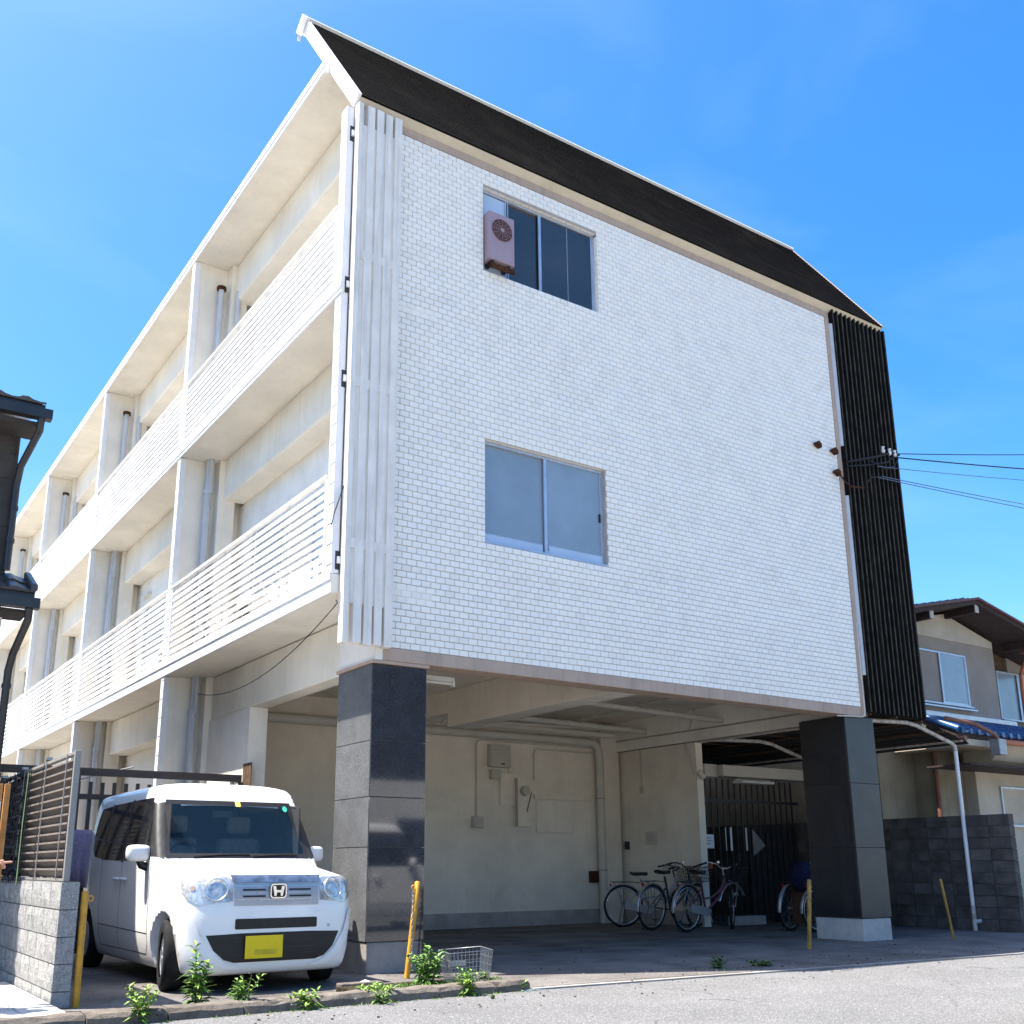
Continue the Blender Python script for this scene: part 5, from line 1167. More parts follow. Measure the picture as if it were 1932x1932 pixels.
# ------------------------------------------------------------------ the van (local frame: x lateral, y back from the nose, z up)
def smax(a, b, k): return 0.5*(a+b+np.sqrt((a-b)**2+k*k))
def smin(a, b, k): return 0.5*(a+b-np.sqrt((a-b)**2+k*k))
def ztop(x, y):
    hood = 0.905+0.135*np.clip(y, -.3, 1.4)-0.06*(np.abs(x)/.74)**4
    ws = 1.02+1.5*(y-.88)+0.04*(1-(x/.7)**2)
    roof = 1.735-0.014*((y-2.1)/1.2)**2-0.045*(np.abs(x)/.66)**4
    return smax(hood, smin(ws, roof, .05), .05)
def F(x, y, z):
    ax = np.abs(x)
    hw = .7375-.098*(np.clip(z-.95, 0, 2)/.78)**1.5-.05*(np.clip(.5-z, 0, 1)/.3)**2-.035*(np.clip(.35-y,0,1)/.35)**2-.03*(np.clip(y-3.0,0,1)/.4)**2
    fs = ax-hw
    nose = .0+.16*(ax/.74)**5+.045*(np.clip(z-.55, 0, 1)/.35)**1.6+.05*(np.clip(.30-z, 0, 1)/.2)**2
    fn = nose-y
    rear = 3.50-.10*(ax/.74)**6-.10*(np.clip(z-1.05, 0, 1)/.7)**1.5
    fr = y-rear
    ft = (z-ztop(x, y))*.80
    fb = .135-z
    f = smax(fs, fn, .045); f = smax(f, fr, .05); f = smax(f, ft, .04); return smax(f, fb, .03)
def bis(a, b, n=30):
    "a inside, b outside (N,3)"
    for _ in range(n):
        m = (a+b)/2; ins = F(m[:,0], m[:,1], m[:,2]) < 0
        a = np.where(ins[:,None], m, a); b = np.where(ins[:,None], b, m)
    return (a+b)/2
def grad(p):
    e = 1e-3; g = np.stack([F(p[:,0]+e,p[:,1],p[:,2])-F(p[:,0]-e,p[:,1],p[:,2]), F(p[:,0],p[:,1]+e,p[:,2])-F(p[:,0],p[:,1]-e,p[:,2]), F(p[:,0],p[:,1],p[:,2]+e)-F(p[:,0],p[:,1],p[:,2]-e)], 1)
    return g/np.linalg.norm(g, axis=1)[:,None]
def inpoly(px, py, poly):
    r = np.zeros(px.shape, bool); n = len(poly)
    for i in range(n):
        x0, y0 = poly[i]; x1, y1 = poly[(i+1) % n]
        c = ((y0 > py) != (y1 > py)) & (px < (x1-x0)*(py-y0)/((y1-y0) if y1 != y0 else 1e-9)+x0); r ^= c
    return r
WS = [(-.640,1.05),(.640,1.05),(.625,1.22),(.597,1.42),(.570,1.545),(-.570,1.545),(-.597,1.42),(-.625,1.22)]
def shrink(poly, d):
    cx = sum(p[0] for p in poly)/len(poly); cz = sum(p[1] for p in poly)/len(poly); out = []
    for x, z in poly:
        vx, vz = cx-x, cz-z; L = math.hypot(vx, vz); out.append((x+(d if vx > 0 else -d)*min(1, abs(vx)/.05), z+(d if vz > 0 else -d)*min(1, abs(vz)/.05)))
    return out
def clipgrid(poly, step=.03):
    bm = bmesh.new(); vs = [bm.verts.new((a, b, 0)) for a, b in poly]; bm.faces.new(vs)
    a0, a1 = min(p[0] for p in poly), max(p[0] for p in poly); b0, b1 = min(p[1] for p in poly), max(p[1] for p in poly)
    for ax, lo, hi in ((0, a0, a1), (1, b0, b1)):
        n = int((hi-lo)/step)
        for k in range(1, n+1):
            co = [0,0,0]; co[ax] = lo+(hi-lo)*k/(n+1); no = [0,0,0]; no[ax] = 1
            bmesh.ops.bisect_plane(bm, geom=bm.verts[:]+bm.edges[:]+bm.faces[:], plane_co=co, plane_no=no)
    bm.verts.index_update(); v = np.array([q.co[:2] for q in bm.verts]); f = [tuple(q.index for q in fc.verts) for fc in bm.faces]; bm.free()
    return v, f
def panel(name, poly, axis, m, parent, off=.003, step=.03, side=1, depth=.0, sm=True):
    v, f = clipgrid(poly, step); n = len(v)
    if axis == 'front': a = np.stack([v[:,0], np.full(n, 1.9), np.clip(v[:,1], 0, 1.5)], 1)*0+np.stack([v[:,0], np.full(n, 1.9), v[:,1]], 1); b = np.stack([v[:,0], np.full(n, -.5), v[:,1]], 1)
    elif axis == 'side': a = np.stack([np.zeros(n), v[:,0], v[:,1]], 1); b = np.stack([np.full(n, side*1.2), v[:,0], v[:,1]], 1)
    elif axis == 'top': a = np.stack([v[:,0], v[:,1], np.full(n, .6)], 1); b = np.stack([v[:,0], v[:,1], np.full(n, 2.2)], 1)
    p = bis(a, b); g = grad(p); p = p+g*off
    mb = MB(); mb.add(p.tolist(), f, 0, sm)
    o = mb.build(name, m, parent)
    if depth:
        s = o.modifiers.new('s', 'SOLIDIFY'); s.thickness = depth; s.offset = 0
    return o
def rrect(x0, x1, z0, z1, r, n=4, skew=0.0):
    out = []
    for cx, cz, a in ((x1-r,z0+r,-PI/2),(x1-r,z1-r,0),(x0+r,z1-r,PI/2),(x0+r,z0+r,PI)):
        for i in range(n+1): t = a+PI/2*i/n; out.append((cx+r*math.cos(t)+skew*(cz-z0), cz+r*math.sin(t)))
    return out
def make_van(name, label, paint, open_glass=True):
    t = thing(name, (0,0,0), label, 'van')
    # body: cube-sphere rays from the centre onto the surface
    C0 = np.array([0, 1.75, .78]); n = 56; P_ = []; Q = []
    for ax in range(3):
        for s in (-1, 1):
            g = np.tan(np.linspace(-PI/4, PI/4, n+1)); A, B = np.meshgrid(g, g, indexing='ij')
            D = np.zeros((n+1, n+1, 3)); D[..., ax] = s; D[..., (ax+1) % 3] = A; D[..., (ax+2) % 3] = B
            D = D*np.array([.7, 1.65, .75]); base = len(P_)*(n+1)**2
            P_.append(D.reshape(-1, 3))
            for i in range(n):
                for j in range(n):
                    q = (base+i*(n+1)+j, base+(i+1)*(n+1)+j, base+(i+1)*(n+1)+j+1, base+i*(n+1)+j+1)
                    Q.append(q if s > 0 else q[::-1])
    D = np.concatenate(P_); pts = bis(np.repeat(C0[None], len(D), 0), C0+D*3.0, 34)
    bm = bmesh.new(); vv = [bm.verts.new(p) for p in pts.tolist()]; bm.verts.ensure_lookup_table()
    for q in Q: bm.faces.new([vv[i] for i in q])
    bmesh.ops.remove_doubles(bm, verts=bm.verts[:], dist=.0005); bmesh.ops.recalc_face_normals(bm, faces=bm.faces[:])
    me = bpy.data.meshes.new('tmp'); bm.to_mesh(me); bm.free(); bo = bpy.data.objects.new('tmp', me); S.collection.objects.link(bo)
    cut = MB()
    for yy in (.70, 3.22-.0): 
        yc = .70 if yy < 1 else 2.93+.0
    for yc in (.58, 3.255-.0):
        yc = .58 if yc < 1 else .58+2.50
        cut.cyl((-1, yc, .285), (-.50, yc, .285), .322, 40); cut.cyl((.50, yc, .285), (1, yc, .285), .322, 40)
    cm_ = cut.mesh('cut', []); co = bpy.data.objects.new('cut', cm_); S.collection.objects.link(co)
    bmx = bmesh.new(); bmx.from_mesh(cm_); bmesh.ops.remove_doubles(bmx, verts=bmx.verts[:], dist=.0001); bmesh.ops.recalc_face_normals(bmx, faces=bmx.faces[:]); bmx.to_mesh(cm_); bmx.free()
    md = bo.modifiers.new('b', 'BOOLEAN'); md.object = co; md.operation = 'DIFFERENCE'; md.solver = 'EXACT'
    dg = bpy.context.evaluated_depsgraph_get(); dg.update(); ev = bo.evaluated_get(dg); me2 = bpy.data.meshes.new_from_object(ev)
    for o_ in (bo, co): bpy.data.objects.remove(o_)
    bm = bmesh.new(); bm.from_mesh(me2); wsi = shrink(WS, .022)
    cen = [(f, f.calc_center_median()) for f in bm.faces]
    kill = []; wells = []
    for f, c in cen:
        if c.y < 1.6 and c.z > 1.03 and inpoly(np.array([c.x]), np.array([c.z]), wsi)[0]: kill.append(f)
        d1 = math.hypot(c.y-.58, c.z-.285); d2 = math.hypot(c.y-3.08, c.z-.285)
        f.material_index = 1 if (min(d1, d2) < .3205 and abs(c.x) < .70) or c.z < .14 else 0
        f.smooth = f.material_index == 0
        if 1.045 < c.z < 1.53 and .86 < c.y < .88+(c.z-1.02)/1.5+.19 and abs(c.x) > .53: f.material_index = 2
    bmesh.ops.delete(bm, geom=kill, context='FACES')
    me3 = bpy.data.meshes.new('body'); bm.to_mesh(me3); bm.free()
    me3.materials.append(MATS[paint]); me3.materials.append(MATS['black_plastic']); me3.materials.append(MATS['dark_metal'])
    body = bpy.data.objects.new('body', me3); S.collection.objects.link(body); body.parent = t
    # windscreen, its black border, wipers
    v, f = clipgrid(WS, .03); 
    ring = [(a, b) for a, b in WS]; ins_ = shrink(WS, .03)
    wv = []; k = len(WS); wf = []
    dens = 6
    def dense(poly):
        out = []
        for i in range(len(poly)):
            a, b = poly[i], poly[(i+1) % len(poly)]
            for j in range(dens): out.append((a[0]+(b[0]-a[0])*j/dens, a[1]+(b[1]-a[1])*j/dens))
        return out
    d1, d2 = dense(shrink(WS, -.012)), dense(ins_); kk = len(d1)
    al = np.array(d1+d2); pp = bis(np.stack([al[:,0], np.full(len(al), 1.9), al[:,1]], 1), np.stack([al[:,0], np.full(len(al), -.5), al[:,1]], 1)); pp = pp+grad(pp)*.004
    mb = MB(); mb.add(pp.tolist(), [(i, (i+1) % kk, (i+1) % kk+kk, i+kk) for i in range(kk)], 0, True); mb.build('windscreen_frame', 'black_plastic', t)
    panel('windscreen', shrink(WS, .01), 'front', 'car_windshield', t, .002, .05)
    for sgn in (-1, 1):
        p_ = [(-.42+.52*(sgn > 0), 1.05), (-.05+.50*(sgn > 0), 1.07), (.08+.45*(sgn > 0), 1.068)]
        al = np.array(p_); q = bis(np.stack([al[:,0], np.full(3, 1.9), al[:,1]], 1), np.stack([al[:,0], np.full(3, -.5), al[:,1]], 1)); q = q+grad(q)*.014
        MB().tube(q.tolist(), .006, 6).build('wiper', 'black_plastic', t)
    # side glass and door lines
    for sd in (-1, 1):
        sf = [(1.10,1.045),(1.205,1.045),(1.205,1.38),(1.165,1.26)]
        panel('window_surround', [(1.06,1.03),(1.245,1.03),(1.245,1.46),(1.225,1.40),(1.13,1.22)], 'side', 'dark_metal', t, .002, .05, sd)
        panel('quarter_window', sf, 'side', 'car_glass_dark', t, .004, .05, sd)
        gl = [(1.285,1.03),(1.88,1.025),(1.88,1.575),(1.30,1.575),(1.285,1.55)]
        panel('door_window', gl, 'side', 'car_glass_dark', t, .004, .06, sd)
        gl = [(1.93,1.025),(2.58,1.04),(2.58,1.565),(1.93,1.575)]
        panel('door_window', gl, 'side', 'car_glass_dark', t, .004, .06, sd)
        gl = [(2.62,1.045),(2.92,1.07),(3.03,1.14),(3.08,1.26),(3.06,1.45),(3.01,1.545),(2.62,1.562)]
        panel('rear_side_window', gl, 'side', 'car_glass_dark', t, .004, .06, sd)
        for nm, sm_ in (('window_surround', [(1.248,1.015),(1.283,1.015),(1.283,1.54),(1.248,1.49)]), ('window_surround', [(1.882,1.01),(1.928,1.01),(1.928,1.585),(1.882,1.585)]), ('window_surround', [(2.582,1.03),(2.618,1.035),(2.618,1.575),(2.582,1.575)])):
            panel(nm, sm_, 'side', 'black_plastic', t, .005, .1, sd)
        ln = [((1.00,.34),(1.02,1.01)),((1.90,.25),(1.90,1.01)),((2.60,.58),(2.60,1.03)),((1.00,.34),(1.08,.25)),((1.08,.25),(2.55,.25)),((2.55,.25),(2.60,.58)),((1.0,.42),(2.6,.44))]
        for (a, b) in ln:
            dx, dz = b[0]-a[0], b[1]-a[1]; L = math.hypot(dx, dz); nx, nz = -dz/L*.004, dx/L*.004
            panel('door_seam', [(a[0]-nx,a[1]-nz),(b[0]-nx,b[1]-nz),(b[0]+nx,b[1]+nz),(a[0]+nx,a[1]+nz)], 'side', 'black_plastic', t, .0012, .06, sd)
        for yy in (1.72, 1.96):
            al = np.array([[yy, .86],[yy+.06,.865],[yy+.12,.86]]); q = bis(np.stack([np.zeros(3), al[:,0], al[:,1]], 1), np.stack([np.full(3, sd*1.2), al[:,0], al[:,1]], 1)); q[1,0] += sd*.03
            MB().tube([q[0].tolist(), (q[0]*.7+q[1]*.3+np.array([sd*.012,0,0])).tolist(), q[1].tolist(), (q[2]*.7+q[1]*.3+np.array([sd*.012,0,0])).tolist(), q[2].tolist()], .013, 8).build('door_handle', paint, t)
        # mirror
        mr = MB(); nn_ = 10; vs = []; fs = []
        for i in range(nn_+1):
            for j in range(16):
                a, b = PI*i/nn_, 2*PI*j/16; e = .5
                sx_ = math.copysign(abs(math.sin(a)*math.cos(b))**e, math.cos(b)); sz_ = math.copysign(abs(math.sin(a)*math.sin(b))**e, math.sin(b)); sy_ = math.copysign(abs(math.cos(a))**.7, math.cos(a))
                vs.append((sd*(.815)+sx_*.095, 1.14+sy_*.055+.02*sx_*sd, 1.085+sz_*.072))
        for i in range(nn_):
            for j in range(16): fs.append((i*16+j, i*16+(j+1)%16, (i+1)*16+(j+1)%16, (i+1)*16+j))
        mr.add(vs, fs, 0, True); mo = mr.build('mirror', paint, t)
        MB().tube([(sd*.70,1.14,.96),(sd*.78,1.14,.985),(sd*.80,1.14,1.03)], [.04,.035,.03], 10).build('mirror_arm', 'black_plastic', t)
        # headlight with a round reflector
        hl = [(sd*.715,.885),(sd*.40,.885),(sd*.365,.86),(sd*.37,.70),(sd*.50,.69),(sd*.62,.675),(sd*.69,.715),(sd*.718,.78)]
        if sd > 0: hl = hl[::-1]
        h_ = panel('headlight', hl, 'front', 'lamp_lens', t, .006, .03)
        c = np.array([[sd*.495, 1.9, .790]]); q = bis(c, np.array([[sd*.495, -.5, .790]]))[0]; g_ = grad(q[None])[0]
        MB().ring(q+g_*.012, g_, .086, .007, 28, 8).build('lamp_ring', 'chrome', h_)
        MB().disc(q+g_*.010, g_, .045, 20, 0, .006).build('lamp_bulb', 'lamp_lens', h_)
        c = bis(np.array([[sd*.655, 1.9, .80]]), np.array([[sd*.655, -.5, .80]]))[0]; g_ = grad(c[None])[0]
        MB().disc(c+g_*.008, g_, .02, 14, 0, .003).build('turn_lamp', 'lamp_amber', h_)
        MB().tube([(sd*.35,.02,.47),(sd*.35,.0,.47)], .001, 4)
    # grille
    def fr(nm, poly, m, off=.006, st=.04, par=t): return panel(nm, poly, 'front', m, par, off, st)
    gr = fr('grille', [(-.355,.665),(.355,.665),(.358,.845),(-.358,.845)], 'grille_silver', .005)
    fr('chrome_bar', [(-.362,.842),(.362,.842),(.385,.893),(-.385,.893)], 'satin_chrome', .014, .04, gr)
    for z in (.785, .735):
        for s_ in (-1, 1):
            fr('grille_slot', [(s_*.10,z-.007),(s_*.29,z-.007),(s_*.29,z+.007),(s_*.10,z+.007)][::s_], 'black_plastic', .009, .05, gr)
    for z in (.815, .76, .71): fr('chrome_bar', [(-.35,z-.004),(.35,z-.004),(.35,z+.004),(-.35,z+.004)], 'chrome', .010, .05, gr)
    # emblem: an H in a rounded frame
    DZ = -.105; q = bis(np.array([[0,1.9,.775]]), np.array([[0,-.5,.775]]))[0]; ye = q[1]-.024
    def flat(mb, poly, y0, y1): mb.prism([(a, b+DZ) for a, b in poly], 'y', y1, y0); return mb
    em = MB(); flat(em, rrect(-.078,.078,.815,.945,.03), ye-.002, ye+.012); eb = em.build('emblem', 'black_plastic', t)
    em = MB(); ro, ri = rrect(-.080,.080,.813,.947,.03), rrect(-.069,.069,.824,.936,.024); k = len(ro)
    em.add([(a,ye-.008,b+DZ) for a,b in ro]+[(a,ye-.008,b+DZ) for a,b in ri], [(i,(i+1)%k,(i+1)%k+k,i+k) for i in range(k)])
    flat(em, [(-.058,.926),(-.030,.926),(-.026,.888),(-.044,.834),(-.030,.834),(-.020,.864),(.020,.864),(.030,.834),(.044,.834),(.026,.888),(.030,.926),(.058,.926),(.040,.834)][:2]+[(-.022,.888),(.022,.888),(.030,.926),(.058,.926),(.040,.834),(.022,.834),(.018,.868),(-.018,.868),(-.022,.834),(-.040,.834)], ye-.010, ye-.003)
    em.build('emblem_letter', 'chrome', eb)
    for o_ in (eb, eb.children[0]):
        for v_ in o_.data.vertices: v_.co.x *= .86; v_.co.z = .775+(v_.co.z-.775)*.86
    # lower openings, plate, fog covers
    fr('upper_intake', rrect(-.345,.345,.485,.565,.012), 'black_plastic', .003)
    fr('lower_intake', [(-.56,.445),(-.50,.33),(-.42,.26),(-.34,.235),(.34,.235),(.42,.26),(.50,.33),(.56,.445),(.3,.455),(-.3,.455)], 'black_plastic', .003)
    for z in (.29, .34, .39): fr('intake_bar', [(-.34,z-.004),(.34,z-.004),(.34,z+.004),(-.34,z+.004)], 'dark_metal', .008, .06)
    pl = MB(); pl.box(-.265, .045, -.030, -.020, .262, .435); pt = pl.build('number_plate', 'plate_yellow', t, bevel=.004)
    MB().box(-.19,.0,-.0312,-.0302,.29,.33).build('worn_patch', 'plate_smudge', pt)
    for s_ in (-1, 1): fr('bumper_crease', [(s_*.66,.62),(s_*.60,.45),(s_*.50,.31),(s_*.40,.235),(s_*.30,.205),(s_*.30,.185),(s_*.44,.20),(s_*.56,.27),(s_*.66,.42),(s_*.70,.62)][::s_], paint, .014, .04)
    fr('tow_cover', rrect(.44,.47,.48,.51,.014), 'pvc_grey', .002)
    # interior
    ins = MB(); ins.box(-.62,.62,2.60,2.62,.5,1.60); ins.box(-.60,-.59,1.0,2.6,.5,1.5); ins.box(.59,.60,1.0,2.6,.5,1.5); ins.box(-.58,.58,1.60,2.6,1.60,1.61); ins.box(-.64,.64,.6,2.6,.45,.47)
    ins.build('cabin_lining', 'car_interior', t)
    ds = MB(); ds.prism([(.96,1.03),(1.2,1.04),(1.32,.92),(1.28,.6),(.96,.6)], 'x', -.62, .62); ds.build('dashboard', 'dashboard', t, bevel=.02)
    for xx in (-.31, .31):
        st = MB(); st.box(xx-.21,xx+.21,1.72,1.88,.65,1.24); st.box(xx-.22,xx+.22,1.40,1.72,.55,.70); s_ = st.build('seat', 'car_seat', t, bevel=.05)
        MB().box(xx-.12,xx+.12,1.75,1.84,1.28,1.45).build('headrest', 'car_seat', s_, bevel=.04)
    sw = MB(); sw.ring((-.31,1.36,1.05), (0,-.75,.66), .17, .014, 28, 8); sw.tube([(-.47,1.36,1.05),(-.15,1.36,1.05)], .014, 6); sw.build('steering_wheel', 'black_plastic', t)
    MB().box(-.10,.10,1.38,1.395,1.42,1.48).build('rear_view_mirror', 'black_plastic', t, bevel=.01)
    fr('inspection_sticker', rrect(.04,.09,1.505,1.555,.004), 'sticker_yellow', .006)
    fr('round_sticker', [(.52+.024*math.cos(2*PI*i/14),1.495+.028*math.sin(2*PI*i/14)) for i in range(14)], 'sticker_green', .006)
    # wheels
    def wheel(x, y, turn, sd):
        w = bpy.data.objects.new('wheel', None); S.collection.objects.link(w); w.parent = t; w.location = (x, y, .279); w.rotation_euler = (0, 0, turn); ORG[w.name] = Vector((0,0,0))
        ty = MB(); prof = [(-.075,.175),(-.078,.20),(-.080,.245),(-.068,.272),(-.045,.279),(0,.2795),(.045,.279),(.068,.272),(.080,.245),(.078,.20),(.075,.175)]; n_ = 48; vs = []; fs = []; k = len(prof)
        for i in range(n_):
            a = 2*PI*i/n_
            for (u, r_) in prof:
                rr_ = r_-(.004 if (i % 2 and abs(u) in (0,.045)) else 0); vs.append((u, rr_*math.cos(a), rr_*math.sin(a)))
        for i in range(n_):
            for j in range(k-1): fs.append((i*k+j, i*k+j+1, ((i+1)%n_)*k+j+1, ((i+1)%n_)*k+j))
        ty.add(vs, fs, 0, True); ty.build('tyre', 'rubber', w)
        rm = MB(); rm.ring((sd*.055,0,0),(1,0,0),.170,.010,40,8); rm.cyl((sd*.0,0,0),(sd*.062,0,0),.036,20); rm.cyl((-sd*.06,0,0),(-sd*.05,0,0),.17,32)
        for q in range(7):
            a = 2*PI*q/7; ca, sa = math.cos(a), math.sin(a); px = Vector((0,-sa,ca))
            for o2 in (-.012,.012): rm.bar(Vector((sd*.058,.03*ca,.03*sa))+px*o2, Vector((sd*.048,.168*ca,.168*sa))+px*o2*2.2, .014, .012, 0, (1,0,0))
        rm.cyl((-.06,0,0),(.045,0,0),.172,40); 
        rm.build('rim', 'rim_silver', w)
        MB().cyl((sd*.01,0,0),(sd*.03,0,0),.165,36).build('brake_disc', 'black_plastic', w)
        return w
    for sd in (-1, 1):
        wheel(sd*.650, .58, -.20, sd); wheel(sd*.652, 3.08, 0, sd)
    MB().box(-.55,.55,.3,3.2,.15,.3).build('underbody', 'black_plastic', t)
    rr_ = MB(); rr_.box(-.5,.5,3.33,3.36,.5,.55); 
    for sd in (-1,1): panel('tail_lamp', [(sd*.66,.95),(sd*.58,.95),(sd*.55,1.45),(sd*.62,1.45)][::sd], 'front', 'reflector_red', t, .0, .2) if False else None
    return t
van = make_van('parked_van', 'boxy white van parked nose out under the building, yellow number plate in front', 'car_white')
# local (x, y) -> world: nose toward the street
van.location = (-1.51, -.86, 0.0); van.scale = (1.165, 1.15, 1.14); van.rotation_euler = (0, 0, math.radians(.5))
v2 = copy_tree(van); v2.name = 'street_van'; v2['label'] = 'white van across the street behind the viewer, mirrored in the polished black pillar'
v2.scale = (1.1, 1.1, 1.1); v2.location = (5.4, -7.4, -.02); v2.rotation_euler = (0, 0, math.radians(90))
# ------------------------------------------------------------------ bicycles (local: x forward, z up; scale to the photograph)
def make_bike(name, label, fm, basket_m=None, steer=.0, rim='rim_silver', guard=True, lean=0.0):
    t = thing(name, (0,0,0), label, 'bicycle'); R_ = .335; WB = 1.10
    def whl(px, ang=0.0):
        w = bpy.data.objects.new('wheel', None); S.collection.objects.link(w); w.parent = t; w.location = (px, 0, R_); w.rotation_euler = (0, 0, ang); ORG[w.name] = Vector((0,0,0))
        MB().ring((0,0,0),(0,1,0),R_-.019,.019,44,8).build('tyre', 'rubber', w)
        MB().ring((0,0,0),(0,1,0),R_-.045,.010,44,6).build('rim', rim, w)
        s = MB()
        for i in range(28):
            a = 2*PI*i/28; b = a+(.5 if i % 2 else -.5); yy = .03*(1 if i % 4 < 2 else -1)
            s.tube([(.022*math.cos(b),yy,.022*math.sin(b)),((R_-.05)*math.cos(a),0,(R_-.05)*math.sin(a))], .0012, 3, 0, False)
        s.cyl((0,-.045,0),(0,.045,0),.018,10); s.build('spokes', 'frame_silver', w); return w
    whl(0); 
    hd = Vector((WB-.22, 0, .78)); fk = Vector((WB-.10, 0, .66)); 
    wf_ = whl(WB, steer)
    f = MB(); bbk = (.44,0,.28)
    f.tube([(.30,0,.78),(.44,0,.28)], .017, 8); f.tube([(WB-.21,0,.80),(WB-.15,0,.62)], .02, 8)
    f.tube([(WB-.17,0,.68),(.80,0,.50),(.55,0,.34),bbk], .019, 8); f.tube([(WB-.19,0,.74),(.80,0,.58),(.60,0,.48),(.38,0,.46)], .015, 8)
    for s in (-1, 1): f.tube([bbk,(0,s*.055,R_)], .010, 6); f.tube([(.34,0,.62),(0,s*.055,R_)], .008, 6)
    for s in (-1, 1): f.tube([(WB-.15,s*.05,.66),(WB-.09,s*.055,.52),(WB,s*.05,R_)], .011, 6)
    f.build('frame', fm, t)
    for cx, a0, a1, n in ((0, .15, PI*1.05, 16), (WB, .45, PI*.92, 14)):
        m = MB(); vs = []; fs = []
        for i in range(n+1):
            a = a0+(a1-a0)*i/n; r_ = R_+.018
            for yy, dr in ((-.027,-.012),(-.015,.0),(.015,.0),(.027,-.012)): vs.append((cx-(r_+dr)*math.cos(PI-a) if False else cx+(r_+dr)*math.cos(a), yy, R_+(r_+dr)*math.sin(a)))
        for i in range(n):
            for j in range(3): fs.append((i*4+j, i*4+j+1, (i+1)*4+j+1, (i+1)*4+j))
        m.add(vs, fs, 0, True); m.build('mudguard', 'frame_silver', t)
    hb = MB(); st = Vector((WB-.235,0,.90)); hb.tube([(WB-.21,0,.78), st], .013, 8)
    for s in (-1, 1): hb.tube([st, st+Vector((.04,s*.06,.0)), st+Vector((.06,s*.16,.055)), st+Vector((.0,s*.25,.075)), st+Vector((-.14,s*.275,.045))], .011, 8)
    h = hb.build('handlebar', 'chrome' if fm == 'frame_purple' else 'dark_metal', t)
    for s in (-1, 1):
        MB().tube([st+Vector((-.05,s*.262,.066)), st+Vector((-.17,s*.28,.04))], .017, 8).build('grip', 'black_plastic', h)
        MB().tube([st+Vector((.02,s*.24,.06)), st+Vector((-.02,s*.25,.03)), st+Vector((-.10,s*.255,.01))], .006, 6).build('brake_lever', 'dark_metal', h)
    MB().tube([st+Vector((.05,.12,.07)), st+Vector((.05,.12,.10))], .024, 12).build('bell', 'chrome', h)
    sd_ = MB(); vs = []; fs = []; prof = [(-.13,.09),(-.10,.11),(-.04,.10),(.03,.055),(.10,.03),(.15,.022)]
    for i, (px, w_) in enumerate(prof):
        for a in range(8): an = 2*PI*a/8; vs.append((.27+px, w_*math.cos(an), .845+.012*(i == 0)+.028*math.sin(an)))
    for i in range(len(prof)-1):
        for a in range(8): fs.append((i*8+a, i*8+(a+1)%8, (i+1)*8+(a+1)%8, (i+1)*8+a))
    fs += [tuple(range(8)), tuple(range(47,39,-1))]
    sd_.add(vs, fs, 0, True); sd_.build('saddle', 'saddle', t)
    m = MB(); m.tube([(.305,0,.76),(.285,0,.82)], .012, 8); m.ring((.24,.04,.80),(0,0,1),.02,.004,10,5); m.ring((.24,-.04,.80),(0,0,1),.02,.004,10,5); m.build('seat_post', 'chrome', t)
    rk = MB()
    for s in (-1,1): rk.tube([(.30,s*.03,.70),(.16,s*.06,.715),(-.20,s*.06,.715)], .005, 5); rk.tube([(-.16,s*.06,.715),(0,s*.06,R_)], .004, 5); rk.tube([(-.04,s*.06,.715),(0,s*.06,R_)], .004, 5)
    for xx in (-.20,-.12,-.03,.06,.14): rk.tube([(xx,-.06,.715),(xx,.06,.715)], .004, 5)
    rk.build('carrier', 'frame_dark', t)
    MB().cyl((-.205,0,.67),(-.225,0,.665),.022,12).build('rear_reflector', 'reflector_red', t)
    if guard:
        m = MB(); m.prism([(-.02,.355),(.05,.40),(.42,.335),(.50,.30),(.48,.235),(.42,.215),(.06,.285),(-.03,.31)], 'y', -.062, -.052); m.build('chain_guard', 'frame_silver', t)
    cr = MB(); cr.cyl((.44,-.05,.28),(.44,.05,.28),.014,8); cr.bar((.44,-.07,.28),(.50,-.07,.13),.018,.01); cr.bar((.44,.07,.28),(.38,.07,.43),.018,.01); c_ = cr.build('crank', 'frame_silver', t)
    m = MB(); m.box(.455,.545,-.15,-.08,.12,.135); m.box(.335,.425,.08,.15,.425,.44); m.build('pedal', 'black_plastic', c_)
    kr = MB()
    for s in (-1, 1): kr.tube([(0,s*.06,R_),(-.05,s*.11,.04),(-.09,s*.12,.01)], .006, 6)
    kr.tube([(-.09,-.12,.01),(-.09,.12,.01)], .006, 6); kr.build('kickstand', 'dark_metal', t)
    if basket_m:
        bkp = basket(t, (WB+.02,0,.70), .24, .32, .22, basket_m, 1.18, 8, .0022)
        tk = MB(); tk.tube([(WB-.09,0,.72),(WB,0,.70)], .008, 6)
        for s in (-1,1): tk.tube([(WB,s*.06,R_),(WB+.06,s*.06,.70)], .004, 5)
        tk.build('basket_stay', 'frame_silver', t)
    MB().cyl((WB-.02,-.07,.52),(WB+.03,-.07,.52),.028,12).build('front_lamp', 'chrome', t)
    MB().tube([(WB-.24,.05,.88),(WB-.1,.03,.80),(WB-.05,.05,.6),(WB,.05,.4)], .003, 4).build('brake_cable', 'black_plastic', t)
    return t
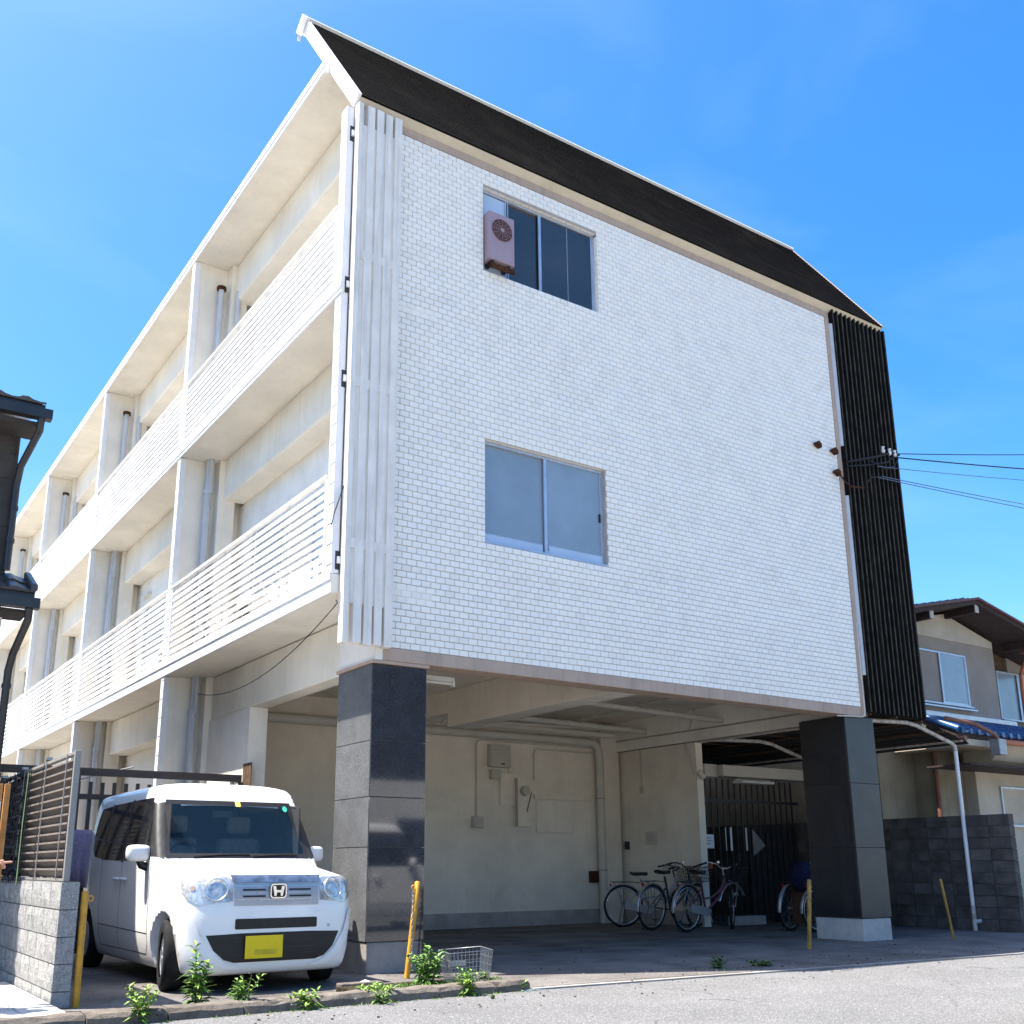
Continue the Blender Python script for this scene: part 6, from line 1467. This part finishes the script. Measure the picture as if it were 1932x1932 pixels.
b1 = make_bike('bicycle', 'grey bicycle with a bare wire basket, deepest of the three against the side wall', 'frame_silver', 'frame_dark', .15)
b2 = make_bike('bicycle', 'middle bicycle of the three, with thick black tyres and wide black saddle', 'frame_dark', 'dark_metal', .1, guard=False)
b3 = make_bike('bicycle', 'purple-framed bicycle with shiny swept handlebar, nearest the black gate', 'frame_purple', 'dark_metal', .55)
MB().obox((.98,.30,.93), ((1,0,0),(0,1,0),(0,0,1)), (.012,.02,.05)).build('orange_tag', 'tag_orange', b3)
def place(b, x, y, az, s, lean=.06):
    b.location = (x, y, 0.0); b.scale = (s, s, s); b.rotation_euler = (lean, 0, math.radians(az))
place(b1, 7.72, 4.95, -24, 1.13); place(b2, 7.50, 3.95, 8, 1.17); place(b3, 7.58, 3.15, 8, 1.17)
b4 = copy_tree(b1); b4['label'] = 'bicycle with silver rims standing behind the right black pillar, wheels showing on both sides'; place(b4, 9.35, 1.85, -4, 1.12)
b5 = copy_tree(b2); b5['label'] = 'dark bicycle under a navy cover, left of the right black pillar behind the yellow post'; place(b5, 9.25, 2.35, 12, 1.15)
for ch in list(b4.children):
    if 'wire_mesh' in ch.name: bpy.data.objects.remove(ch)
cv = MB(); vs = []; fs = []; nr, nc = 9, 16
for i in range(nr+1):
    a = PI*i/nr
    for j in range(nc):
        b = 2*PI*j/nc; k = 1+.10*math.sin(b*3+i)+.06*math.sin(b*7)
        vs.append((9.32+.20*math.sin(a)*math.cos(b)*k, 2.10+.2*math.sin(a)*math.sin(b)*k, .93+.24*math.cos(a)*(1 if a < PI/2 else 1.2)))
for i in range(nr):
    for j in range(nc): fs.append((i*nc+j, i*nc+(j+1)%nc, (i+1)*nc+(j+1)%nc, (i+1)*nc+j))
cv.add(vs, fs, 0, True); tag(cv.build('saddle_cover', 'cloth_navy'), 'crumpled navy cloth cover over the bicycle left of the right pillar', 'cover')
tag(MB().box(9.22, 9.55, 2.22, 2.26, .12, .80).build('plywood_board', 'board_brown'), 'reddish brown board standing behind the bicycle wheel at the right pillar', 'board')
bpy.context.view_layer.update()
